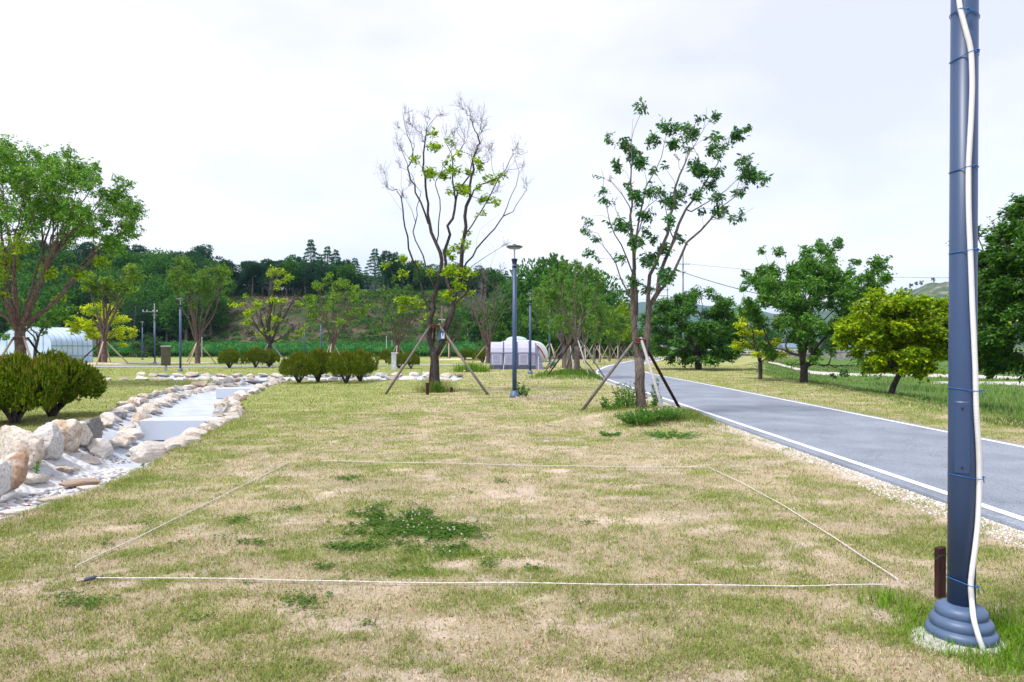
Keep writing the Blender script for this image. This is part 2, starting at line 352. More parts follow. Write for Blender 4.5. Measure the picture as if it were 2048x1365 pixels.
# Col: r = green, g = soil, b = region (0 lawn, .5 river grass / far field, 1 gravel)
riverish = sst((X - EX(Y)) / 1.2)
bars = 0
for (bx, by, rx, ry, rot) in [(31, 77, 8, 4, .1), (44, 70, 12, 4.5, -.35), (40, 56, 6, 3.5, -.4), (62, 62, 14, 4, -.3), (27, 100, 8, 3, .3)]:
    dx, dy = X - bx, Y - by; u = dx * math.cos(rot) + dy * math.sin(rot); v = -dx * math.sin(rot) + dy * math.cos(rot)
    bars = np.maximum(bars, sst((1 - (u / rx) ** 2 - (v / ry) ** 2 + (fbm(X * .5, Y * .5, 4, 3) - .5) * 1.2) / .25))
reg = np.maximum(.5 * riverish, bars * riverish)
hillr = sst((Y - 121) / 6) * (X < 40)
C = np.stack([np.where(hillr > .5, .3, wetness(X, Y)), np.where(hillr > .5, 0, soilness(X, Y)), np.maximum(reg, .25 * hillr)], -1).reshape(-1, 3)
def ground_material():
    m, t, b, o = mat_new('lawn_and_soil'); b.inputs['Roughness'].default_value = .95; b.inputs['Specular IOR Level'].default_value = .08
    a = N(t, 'ShaderNodeAttribute'); a.attribute_name = 'Col'; s = N(t, 'ShaderNodeSeparateColor'); t.links.new(a.outputs['Color'], s.inputs[0])
    c = N(t, 'ShaderNodeTexCoord')
    def noise(sc, det=5, ro=.6, vec=None):
        n = N(t, 'ShaderNodeTexNoise'); n.inputs['Scale'].default_value = sc; n.inputs['Detail'].default_value = det; n.inputs['Roughness'].default_value = ro
        t.links.new(vec or c.outputs['Object'], n.inputs['Vector']); return n
    nA, nB, nC, nD = noise(3.0), noise(38, 6, .75), noise(.35, 4), noise(150, 3, .8)
    def mix(f, A, B, bt='MIX'):
        k = N(t, 'ShaderNodeMix'); k.data_type = 'RGBA'; k.blend_type = bt
        for s_, v in ((0, f), (6, A), (7, B)):
            if isinstance(v, (int, float)): k.inputs[s_].default_value = v
            elif isinstance(v, tuple): k.inputs[s_].default_value = (*v, 1)
            else: t.links.new(v, k.inputs[s_])
        return k.outputs[2]
    def math_(op, A, B=None, clamp=True):
        k = N(t, 'ShaderNodeMath'); k.operation = op; k.use_clamp = clamp
        for q, v in enumerate((A, B)):
            if v is None: continue
            if isinstance(v, (int, float)): k.inputs[q].default_value = v
            else: t.links.new(v, k.inputs[q])
        return k.outputs[0]
    straw = mix(nB.outputs[0], (.24, .18, .115), (.68, .58, .43))
    green = mix(nB.outputs[0], (.15, .18, .045), (.38, .42, .15))
    soil = mix(nB.outputs[0], (.40, .31, .25), (.78, .66, .56))
    g = math_('ADD', s.outputs[0], math_('MULTIPLY', math_('SUBTRACT', nB.outputs[0], .5, False), 2.2, False))
    g = math_('ADD', g, math_('MULTIPLY', math_('SUBTRACT', nA.outputs[0], .5, False), 1.0, False))
    gr_ = ramp_node(t, [(.28, (0, 0, 0)), (.72, (1, 1, 1))]); t.links.new(g, gr_.inputs[0])
    col = mix(gr_.outputs[0], straw, green)
    so_ = math_('ADD', s.outputs[1], math_('MULTIPLY', math_('SUBTRACT', nA.outputs[0], .55, False), .9, False))
    so_ = math_('ADD', so_, math_('MULTIPLY', math_('SUBTRACT', nB.outputs[0], .5, False), 1.2, False))
    sr = ramp_node(t, [(.35, (0, 0, 0)), (.7, (1, 1, 1))]); t.links.new(so_, sr.inputs[0])
    col = mix(sr.outputs[0], col, soil)
    n5 = noise(.9, 4, .6)
    r5 = ramp_node(t, [(.35, (.82, .84, .80)), (.65, (1.14, 1.12, 1.1))]); t.links.new(n5.outputs[0], r5.inputs[0])
    col = mix(1.0, col, r5.outputs[0], 'MULTIPLY')
    # hill ground
    hillc = ramp_node(t, [(.38, (.03, .055, .02)), (.5, (.07, .075, .04)), (.6, (.12, .085, .075)), (.74, (.20, .15, .12))])
    n3 = noise(.16, 8, .72); t.links.new(n3.outputs[0], hillc.inputs[0])
    hf = ramp_node(t, [(.0, (0, 0, 0)), (.14, (0, 0, 0)), (.16, (1, 1, 1)), (.34, (1, 1, 1)), (.36, (0, 0, 0))]); t.links.new(s.outputs[2], hf.inputs[0])
    rivc = mix(nA.outputs[0], (.05, .11, .02), (.12, .20, .045))
    rf = ramp_node(t, [(.34, (0, 0, 0)), (.44, (1, 1, 1))]); t.links.new(s.outputs[2], rf.inputs[0])
    nG = noise(4.5, 6, .8); grav = ramp_node(t, [(.35, (.22, .20, .18)), (.5, (.5, .47, .44)), (.65, (.72, .70, .67))]); t.links.new(nG.outputs[0], grav.inputs[0])
    gf = ramp_node(t, [(.72, (0, 0, 0)), (.8, (1, 1, 1))]); t.links.new(s.outputs[2], gf.inputs[0])
    col = mix(hf.outputs[0], col, hillc.outputs[0]); col = mix(rf.outputs[0], col, rivc); col = mix(gf.outputs[0], col, grav.outputs[0])
    t.links.new(col, b.inputs['Base Color'])
    bp = N(t, 'ShaderNodeBump'); bp.inputs['Strength'].default_value = .8; bp.inputs['Distance'].default_value = .03
    hsum = math_('ADD', nB.outputs[0], math_('MULTIPLY', nD.outputs[0], .4, False), False)
    t.links.new(hsum, bp.inputs['Height']); t.links.new(bp.outputs[0], b.inputs['Normal'])
    return m
M_ground = ground_material()
g = Geo(); g.add(V, F, C); tag(g.build('ground', M_ground, smooth=True, cols=True), 'park lawn, hillside and river plain', kind='structure')

# ---- road, lines, far path
def strip(name, mat, xl, xr, ys, z, kind='structure', label=None, across=6, skirt=True):
    g = Geo(); t = np.linspace(0, 1, across + 1)
    A = xl(ys); B = xr(ys); XX = A[:, None] * (1 - t) + B[:, None] * t; YY = np.repeat(ys[:, None], across + 1, 1)
    # slant the cross-sections so that the strip keeps its width on the bend
    ZZ = np.full_like(XX, z)
    if skirt:
        XX = np.hstack([XX[:, :1] - .03, XX, XX[:, -1:] + .03]); YY = np.hstack([YY[:, :1], YY, YY[:, -1:]]); ZZ = np.hstack([ZZ[:, :1] - .12, ZZ, ZZ[:, -1:] - .12])
    n, m = XX.shape; i = np.arange(n - 1)[:, None] * m; j = np.arange(m - 1)[None]
    g.add(np.stack([XX, YY, ZZ], -1), np.stack([i + j, i + j + 1, i + m + j + 1, i + m + j], -1).reshape(-1, 4))
    return tag(g.build(name, mat), label, kind=kind)
def asphalt():
    m, t, b, o = mat_new('asphalt'); b.inputs['Roughness'].default_value = .85; b.inputs['Specular IOR Level'].default_value = .3
    c = N(t, 'ShaderNodeTexCoord'); n = N(t, 'ShaderNodeTexNoise'); n.inputs['Scale'].default_value = 70; n.inputs['Detail'].default_value = 4; n.inputs['Roughness'].default_value = .8
    n2 = N(t, 'ShaderNodeTexNoise'); n2.inputs['Scale'].default_value = .9; n2.inputs['Detail'].default_value = 6
    for q in (n, n2): t.links.new(c.outputs['Object'], q.inputs['Vector'])
    r = ramp_node(t, [(.3, (.11, .13, .16)), (.5, (.21, .24, .295)), (.7, (.36, .39, .445))]); t.links.new(n.outputs[0], r.inputs[0])
    r2 = ramp_node(t, [(.35, (.84, .84, .85)), (.65, (1.12, 1.12, 1.12))]); t.links.new(n2.outputs[0], r2.inputs[0])
    k = N(t, 'ShaderNodeMix'); k.data_type = 'RGBA'; k.blend_type = 'MULTIPLY'; k.inputs[0].default_value = 1
    t.links.new(r.outputs[0], k.inputs[6]); t.links.new(r2.outputs[0], k.inputs[7]); t.links.new(k.outputs[2], b.inputs['Base Color'])
    vo = N(t, 'ShaderNodeTexVoronoi'); vo.feature = 'DISTANCE_TO_EDGE'; vo.inputs['Scale'].default_value = .55; wv = N(t, 'ShaderNodeVectorMath'); wv.operation = 'ADD'; n4 = N(t, 'ShaderNodeTexNoise'); n4.inputs['Scale'].default_value = 2.5; n4.inputs['Detail'].default_value = 5
    t.links.new(c.outputs['Object'], n4.inputs['Vector']); t.links.new(c.outputs['Object'], wv.inputs[0]); t.links.new(n4.outputs['Color'], wv.inputs[1]); t.links.new(wv.outputs[0], vo.inputs['Vector'])
    rc = ramp_node(t, [(0, (.45, .45, .45)), (.006, (.8, .8, .8)), (.012, (1, 1, 1))]); t.links.new(vo.outputs['Distance'], rc.inputs[0])
    k2 = N(t, 'ShaderNodeMix'); k2.data_type = 'RGBA'; k2.blend_type = 'MULTIPLY'; k2.inputs[0].default_value = .55; t.links.new(k.outputs[2], k2.inputs[6]); t.links.new(rc.outputs[0], k2.inputs[7]); t.links.new(k2.outputs[2], b.inputs['Base Color'])
    bp = N(t, 'ShaderNodeBump'); bp.inputs['Strength'].default_value = .35; bp.inputs['Distance'].default_value = .01
    t.links.new(n.outputs[0], bp.inputs['Height']); t.links.new(bp.outputs[0], b.inputs['Normal']); return m
M_asphalt = asphalt()
M_line = simple('worn_white_line_paint', (.76, .77, .79), .7, .2, var=.08, scale=9, dirt=(.55, .56, .58))
ys = np.concatenate([np.arange(-8, 40, 1.0), np.arange(40, 112, 1.0)])
strip('road', M_asphalt, lambda y: RL(y) - .22, lambda y: RR(y) + .2, ys, .035, label='grey asphalt road')
strip('road_marking', M_line, lambda y: RL(y) - .058, lambda y: RL(y) + .058 + np.clip(y - 40, 0, 30) * .006, ys, .040, label='white edge line near side', skirt=False, across=1)
strip('road_marking', M_line, lambda y: RR(y) - .055, lambda y: RR(y) + .055 + np.clip(y - 40, 0, 30) * .006, ys, .040, label='white edge line river side', skirt=False, across=1)
M_path = simple('grey_paved_path', (.38, .41, .46), .9, .15, var=.12, scale=2)
def pathstrip(x0, x1, yc, w, name='path'):
    g = Geo(); xs = np.linspace(x0, x1, 50); c = yc(xs)
    V = np.concatenate([np.stack([xs, c - w / 2, 0 * xs + .03], 1), np.stack([xs, c + w / 2, 0 * xs + .03], 1)])
    i = np.arange(49); g.add(V, np.stack([i, i + 1, i + 51, i + 50], 1)); return tag(g.build(name, M_path), 'pale paved camp path', kind='structure')
pathstrip(-48, -4, lambda x: 56.5 + .1 * (x + 26) + .012 * (x + 26) ** 2 * .5, 2.6)
pathstrip(-70, -14, lambda x: 70 + 0 * x, 1.6)

# ---- stream bed
def bed_material(pebbles):
    m, t, b, o = mat_new('mortared_pebbles' if pebbles else 'pale_stream_concrete'); b.inputs['Roughness'].default_value = .7
    c = N(t, 'ShaderNodeTexCoord'); n = N(t, 'ShaderNodeTexNoise'); n.inputs['Scale'].default_value = 2.2; n.inputs['Detail'].default_value = 7
    t.links.new(c.outputs['Object'], n.inputs['Vector'])
    base = ramp_node(t, [(.3, (.40, .41, .44)), (.6, (.55, .56, .59)), (.75, (.48, .44, .39))] if pebbles else [(.3, (.34, .38, .44)), (.65, (.47, .51, .57))]); t.links.new(n.outputs[0], base.inputs[0])
    if pebbles:
        v = N(t, 'ShaderNodeTexVoronoi'); v.inputs['Scale'].default_value = 9.5; v.inputs['Randomness'].default_value = .9
        t.links.new(c.outputs['Object'], v.inputs['Vector'])
        pc = N(t, 'ShaderNodeSeparateColor'); t.links.new(v.outputs['Color'], pc.inputs[0])
        pr = ramp_node(t, [(.1, (.40, .41, .44)), (.4, (.78, .77, .75)), (.7, (.60, .53, .46)), (.9, (.22, .24, .29))]); t.links.new(pc.outputs[0], pr.inputs[0])
        e = ramp_node(t, [(.28, (1, 1, 1)), (.42, (0, 0, 0))]); t.links.new(v.outputs['Distance'], e.inputs[0])
        k = N(t, 'ShaderNodeMix'); k.data_type = 'RGBA'; t.links.new(e.outputs[0], k.inputs[0]); t.links.new(base.outputs[0], k.inputs[6]); t.links.new(pr.outputs[0], k.inputs[7])
        t.links.new(k.outputs[2], b.inputs['Base Color'])
        bp = N(t, 'ShaderNodeBump'); bp.inputs['Strength'].default_value = 1; bp.inputs['Distance'].default_value = .05; bp.invert = True
        t.links.new(v.outputs['Distance'], bp.inputs['Height']); t.links.new(bp.outputs[0], b.inputs['Normal'])
    else: t.links.new(base.outputs[0], b.inputs['Base Color'])
    return m
M_peb, M_bed = bed_material(True), bed_material(False)
def bed_branch(y0, y1, mat, name, lab):
    g = Geo(); ys = np.linspace(y0, y1, max(4, int((y1 - y0) / .12))); t = np.linspace(0, 1, 25)
    A, B = XL(ys) - .06, XR(ys) + .07
    XX = A[:, None] * (1 - t) + B[:, None] * t; YY = np.repeat(ys[:, None], 25, 1); ZZ = chan(XX, YY)[0]
    ZZ = np.where((YY < y0 + .01) | (YY > y1 - .01), ZZ - 0, ZZ) + .012 * (fbm(XX * 5, YY * 5, 3, 3) - .5)
    n, m = XX.shape; i = np.arange(n - 1)[:, None] * m; j = np.arange(m - 1)[None]
    g.add(np.stack([XX, YY, ZZ - .012], -1), np.stack([i + j, i + j + 1, i + m + j + 1, i + m + j], -1).reshape(-1, 4))
    return tag(g.build(name, mat, smooth=True), lab, kind='structure')
bed_branch(3.5, 11.4, M_peb, 'stream_bed', 'mortared pebble floor of the dry stream')
bed_branch(11.4, 14.79, M_bed, 'stream_bed', 'smooth concrete floor below the first granite step')
bed_branch(14.81, 33.9, M_bed, 'stream_bed', 'smooth concrete floor above the first granite step')
g = Geo(); xs = np.linspace(-21.1, -2.5, 110); t = np.linspace(0, 1, 20)
yn = 33.2 + .25 * np.sin(xs * .7) - .05; yf = 38.6 + .2 * np.sin(xs * .5) + .05
XX = np.repeat(xs[:, None], 20, 1); YY = yn[:, None] * (1 - t) + yf[:, None] * t
ZZ = -.42 * np.minimum(sst((YY - yn[:, None]) / .8), sst((yf[:, None] - YY) / 1.2)) - .012
i = np.arange(109)[:, None] * 20; j = np.arange(19)[None]
g.add(np.stack([XX, YY, ZZ], -1), np.stack([i + j, i + 20 + j, i + 20 + j + 1, i + j + 1], -1).reshape(-1, 4))
tag(g.build('stream_bed', M_bed, smooth=True), 'floor of the stream arm running across the lawn', kind='structure')

# ------------------------------------------------------------------ rocks
def icosphere(sub):
    import bmesh
    bm = bmesh.new(); bmesh.ops.create_icosphere(bm, subdivisions=sub, radius=1)
    V = np.array([v.co[:] for v in bm.verts]); F = np.array([[v.index for v in f.verts] for f in bm.faces]); bm.free(); return V, F
def n3(V, s, seed): return (fbm(V[:, 0] * s + V[:, 2] * s * .7, V[:, 1] * s - V[:, 2] * s * .6, seed, 4) + fbm(V[:, 1] * s + 9, V[:, 2] * s + 4, seed + 50, 4)) - 1
def rock_geo(seed, sub=3, flat=.8, boxy=.5, rough=.3, cuts=16):
    V, F = icosphere(sub); R = np.random.RandomState(seed)
    p = 2 + 4 * boxy; L = (np.abs(V) ** p).sum(1) ** (1 / p); V = V / L[:, None] * .8
    for _ in range(cuts):                                   # chipped planes
        d = R.normal(size=3); d /= np.linalg.norm(d); h = R.uniform(.5, .78)
        s = V @ d; k = s > h; V[k] -= np.outer((s[k] - h) * .95, d)
    V = V * (1 + rough * n3(V, 1.3, seed)[:, None] + rough * .30 * n3(V, 5, seed + 9)[:, None] + rough * .16 * n3(V, 13, seed + 19)[:, None])
    V[:, 2] *= flat; g = Geo(); g.add(V, F); return g
ROCKM = []
for k in range(8):
    o = rock_geo(100 + k, 4, (.7, .55, .8, .65, .9, .6, .75, .5)[k], (.3, .7, .4, .8, .2, .5, .9, .6)[k]).build('stone_shape', M_rock, smooth=False)
    ROCKM.append(o.data); bpy.data.objects.remove(o)
nrock = 0
def rock(x, y, z, sx, sy, sz, label, group, rz=None, variant=None, name='stone'):
    global nrock
    o = bpy.data.objects.new(name, ROCKM[(nrock * 5 + random.randrange(3)) % 8 if variant is None else variant]); COL.objects.link(o); nrock += 1
    o.location = (x, y, z); o.scale = (sx, sy, sz)
    o.rotation_euler = (random.uniform(-.15, .15), random.uniform(-.15, .15), random.uniform(0, 6.28) if rz is None else rz)
    return tag(o, label, 'stone', group)
def course(fx, y0, y1, step, z, size, label, group, skip=None):
    y = y0
    while y < y1:
        s = size * random.uniform(.72, 1.25) * (1 + .0 * y); x = fx(y)
        dx = (fx(y + .3) - fx(y - .3)) / .6; rz = math.atan2(1, dx)
        if not (skip and skip[0] < y < skip[1]):
            rock(x + random.uniform(-.08, .08), y, z(y) + random.uniform(-.03, .03), s * .56, s * .42, s * .40, label, group, rz + random.uniform(-.25, .25))
        y += step * random.uniform(.85, 1.2) * s / size
gl = 'stones of the left bank'; 
course(lambda y: XL(y) + .05, 12.8, 33, .62, lambda y: .02, .62, 'pale rounded stone in the top course of the left stream bank', 'top course of the left stream bank')
course(lambda y: XL(y) + .55, 11.7, 33, .66, lambda y: -.16, .66, 'pale rounded stone in the lower course of the left stream bank', 'lower course of the left stream bank', (14.3, 15.2))
course(lambda y: XL(y) + .62, 5.8, 11.5, .74, lambda y: -.26, .52, 'low stone at the foot of the standing boulders, left edge of the stream', 'stones at the foot of the boulders')
course(lambda y: XR(y) - .16, 10.9, 15.4, .52, lambda y: -.02, .60, 'pale rounded stone along the right stream edge by the first granite step', 'right edge stones near the first step')
course(lambda y: XR(y) - .12, 15.5, 32.5, .68, lambda y: 0, .66, 'pale stone in the top course of the right stream bank', 'top course of the right stream bank')
course(lambda y: XR(y) - .52, 15.6, 32.5, .72, lambda y: -.13, .6, 'pale stone in the lower course of the right stream bank', 'lower course of the right stream bank')
def xcourse(x0, x1, fy, z, size, step, label, group):
    x = x0
    while x < x1:
        s = size * random.uniform(.75, 1.3)
        rock(x, fy(x) + random.uniform(-.07, .07), z + random.uniform(-.03, .03), s * .6, s * .42, s * .36, label, group, random.uniform(-.2, .2)); x += step * random.uniform(.85, 1.2) * s / size
xcourse(-21, -2.9, lambda x: 38.5 + .2 * math.sin(x * .5), .03, .72, .78, 'pale stone in the top course of the far bank of the cross stream', 'top course of the far stream bank')
xcourse(-20.6, -3, lambda x: 37.8 + .2 * math.sin(x * .5), -.18, .72, .80, 'pale stone in the lower course of the far bank of the cross stream', 'lower course of the far stream bank')
xcourse(-20.8, -13.4, lambda x: 33.3 + .25 * math.sin(x * .7), .02, .6, .8, 'flat stone on the near bank of the cross stream, left of the channel mouth', 'near bank stones of the cross stream')
# flat stones by the near right edge
for (px, py, sx, sy, lab) in [(160, 960, .36, .16, 'brown flat slab half sunk in the pebble floor'), (195, 972, .36, .17, 'white flat slab at the grass edge beside the brown slab'), (135, 990, .48, .12, 'long dark blue grey slab in the pebble floor at the grass edge'),
                              (65, 1015, .5, .2, 'broad white slab at the grass edge nearest the camera'), (285, 925, .36, .14, 'low white slab in the grass edge before the granite step')]:
    c = G(px, py, -.3); rock(c[0], c[1], -.33 if px != 285 else -.2, sx, sy, .11, lab, None, .75, 1, 'stone_slab')
rock(-5.62, 10.55, -.02, .42, .27, .26, 'large white speckled boulder lying on the right edge before the first granite step', None, 1.2, 2, 'boulder')
rock(-5.62, 11.9, .0, .27, .2, .22, 'brown pitted boulder touching the right end of the first granite step', None, .4, 4, 'boulder')
# standing boulders
def boulder(px, pb, pt, pw, D, label, seed, flat=1, tint=None, zb=-.15, thick=.42):  # upright boulder
    zt = CAMH + (HOR - pt) / FPX * D; h = zt - zb; w = pw / FPX * D * 1.04
    g = rock_geo(seed, 5, 1.0, .45, .42, 7); V = g.V[0]
    V[:, 0] *= 1 + .15 * V[:, 2]
    mn, mx_ = V.min(0), V.max(0); V = (V - (mn + mx_) / 2) / (mx_ - mn)
    V = V * [w, thick, h]; V[:, 2] += h / 2; g.V = [V]
    o = g.build('boulder', tint or M_cream, smooth=True); o.location = ((px - CX) / FPX * D, D, zb); o.rotation_euler = (random.uniform(-.08, .08), 0, random.uniform(-.2, .2))
    return tag(o, label, 'boulder')
boulder(44, 940, 850, 88, 9.9, 'largest cream boulder with tan stains, standing left among the boulders', 301, zb=-.22)
boulder(95, 915, 844, 48, 10.4, 'grey speckled rounded boulder just right of the largest cream boulder', 302, zb=-.15, tint=M_greyrock)
boulder(130, 905, 838, 56, 11.0, 'cream boulder with a broad pale face in the middle of the standing row', 303, zb=-.12)
boulder(158, 895, 842, 36, 11.5, 'narrow cream boulder leaning left of the dark grey one', 304, zb=-.08)
boulder(181, 885, 834, 34, 12.0, 'dark grey upright boulder at the right end of the standing row', 305, zb=-.05, tint=M_darkrock)
boulder(16, 952, 908, 52, 9.0, 'rounded boulder with an orange brown streak, low at the left frame edge', 322, zb=-.3, tint=M_rustrock, thick=.5)
boulder(-14, 960, 915, 60, 8.6, 'grey rounded boulder cut by the left frame edge', 307, zb=-.3, tint=M_greyrock, thick=.5)

# granite steps
def weir(x0, x1, y, d, z0, z1, label):
    o = thing('granite_step', label, 'granite block', ((x0 + x1) / 2, y + d / 2, z0)); o.rotation_euler = (0, 0, .04)
    Geo().box((0, 0, (z1 - z0) / 2), (x1 - x0, d, z1 - z0), bev=.012).build('block', M_granite, o)
weir(-7.95, -6.25, 14.6, .55, -.39, .045, 'large pale granite block stepping across the dry stream, nearest')
weir(-10.85, -9.45, 25.0, .6, -.28, .10, 'smaller looking pale granite block stepping across the stream farther up')

# ------------------------------------------------------------------ vegetation tools
def leaf_quads(c, n, axis, size, asp=.45, col=None, fold=.12, jit=1.0, nrm=None):
    """n leaves: c (n,3) base points, axis (n,3) long directions"""
    axis = axis / (np.linalg.norm(axis, axis=1)[:, None] + 1e-9)
    r = RS.normal(size=(n, 3)) if nrm is None else nrm + RS.normal(size=(n, 3)) * .35
    r = r if nrm is None else r + RS.normal(size=(n, 3)) * .3; s = np.cross(axis, r); s /= np.linalg.norm(s, axis=1)[:, None] + 1e-9
    nn = np.cross(s, axis); L = np.broadcast_to(np.asarray(size, float), (n,))[:, None]
    a = c; t = c + axis * L; m = c + axis * L * .45
    V = np.stack([a, m + s * L * asp / 2 - nn * L * fold, t, m - s * L * asp / 2 - nn * L * fold], 1).reshape(-1, 3)
    F = np.arange(n * 4).reshape(n, 4)
    F = np.concatenate([F[:, [0, 1, 2]], F[:, [0, 2, 3]]])
    return V, F, (np.repeat(col, 4, 0) if col is not None else None)
def palette(n, cols, w=None, var=.18):
    cols = np.array(cols, float); k = RS.choice(len(cols), n, p=w)
    c = cols[k] * (1 + RS.uniform(-var, var, (n, 1))); return np.clip(c * (1 + RS.uniform(-.06, .06, (n, 3))), 0, 1)
class Skeleton:
    def __init__(s, root): s.p = [np.array(root, float)]; s.par = [-1]; s.L = [0.0]
    def limb(s, pts, start=None, sub=.25, wob=.02):
        pts = [np.array(q, float) for q in pts]
        if start is None:
            A = np.array(s.p); start = int(np.argmin(np.linalg.norm(A - pts[0], axis=1)))
        cur = start; prev = s.p[cur]
        for q in pts:
            d = np.linalg.norm(q - prev)
            if d < 1e-4: continue
            n = max(1, int(d / sub))
            for k in range(1, n + 1):
                w = prev + (q - prev) * k / n + (RS.normal(size=3) * wob if k < n else 0)
                s.p.append(w); s.par.append(cur); s.L.append(s.L[cur] + d / n); cur = len(s.p) - 1
            prev = q
        return cur
    def grow(s, T, bf=.35, bow=.35, sub=3, minz=None, wob=.02):
        T = np.asarray(T); r0 = s.p[0]; T = T[np.argsort(np.linalg.norm(T - r0, axis=1))]
        ends = []
        for t in T:
            A = np.array(s.p); L = np.array(s.L)
            d = np.linalg.norm(A - t, axis=1) * (1 + .8 * np.clip((A[:, 2] - t[2]) / (np.linalg.norm(A - t, axis=1) + 1e-6), 0, 1)) + bf * L
            if minz is not None: d = d + 1e3 * (A[:, 2] < minz)
            j = int(np.argmin(d)); a = A[j]; pj = s.par[j]
            dr = (a - s.p[pj]) if pj >= 0 else np.array([0, 0, 1.]); dr = dr / (np.linalg.norm(dr) + 1e-9); dist = np.linalg.norm(t - a)
            if dist < 1e-3: continue
            cpt = a + (dr * .5 + np.array([0, 0, .5])) * dist * bow; cur = j; prev = a
            for k in range(1, sub + 1):
                u = k / sub; q = a * (1 - u) ** 2 + 2 * cpt * u * (1 - u) + t * u * u + (RS.normal(size=3) * wob if k < sub else 0)
                s.p.append(q); s.par.append(cur); s.L.append(s.L[cur] + np.linalg.norm(q - prev)); cur = len(s.p) - 1; prev = q
            ends.append(cur)
        return ends
    def geo(s, r0, rtip=.006, expo=.5, n=6, flare=1.25, g=None, trunk_h=.6, g2=None):
        m = len(s.p); ch = [[] for _ in range(m)]
        for k in range(1, m): ch[s.par[k]].append(k)
        tips = np.zeros(m); dep = np.zeros(m); PP = np.array(s.p)
        for k in range(m - 1, 0, -1):
            e = np.linalg.norm(PP[k] - PP[s.par[k]]); tips[k] += e; tips[s.par[k]] += tips[k]; dep[s.par[k]] = max(dep[s.par[k]], dep[k] + e)
        r = np.maximum(rtip, r0 * (tips / tips[0]) ** (expo * .5) * (dep / dep[0]) ** .55)
        for k in range(1, m):
            if PP[k][2] < PP[0][2] + trunk_h and len(ch[k]) <= 1: r[k] = max(r[k], r[s.par[k]] * .97) if s.par[k] == k - 1 and k < 12 else r[k]
        g = g or Geo(); stack = [(0, None)]
        while stack:
            st, pre = stack.pop(); path = [] if pre is None else [s.p[pre]]; rad = [] if pre is None else [min(r[st] * 1.3, r[pre])]
            k = st
            while True:
                path.append(s.p[k]); rad.append(r[k])
                if not ch[k]: rad[-1] = rtip * .6; break
                c = sorted(ch[k], key=lambda q: -tips[q])
                for q in c[1:]: stack.append((q, k))
                k = c[0]
            if len(path) < 2: continue
            rad = np.array(rad)
            if pre is None: rad[0] *= flare; rad[1] *= (1 + flare) / 2 if len(rad) > 1 else 1
            (g2 if g2 is not None and rad.max() < .014 else g).tube(path, rad, n if rad.max() > .03 else (4 if rad.max() > .012 else 3), cap=False)
        return g
GREEN = [(.07, .16, .026), (.10, .20, .032), (.05, .12, .026), (.14, .24, .04)]
DARKG = [(.022, .062, .016), (.035, .085, .02), (.05, .11, .024)]
DEEP = [(.016, .05, .018), (.028, .075, .022), (.04, .10, .03)]
YEL = [(.42, .50, .02), (.55, .58, .03), (.30, .40, .02), (.18, .28, .025)]
YG = [(.16, .27, .025), (.24, .35, .028), (.11, .20, .022), (.32, .40, .03)]
MAPLE = [(.15, .26, .016), (.23, .34, .02), (.08, .16, .014), (.34, .40, .025)]
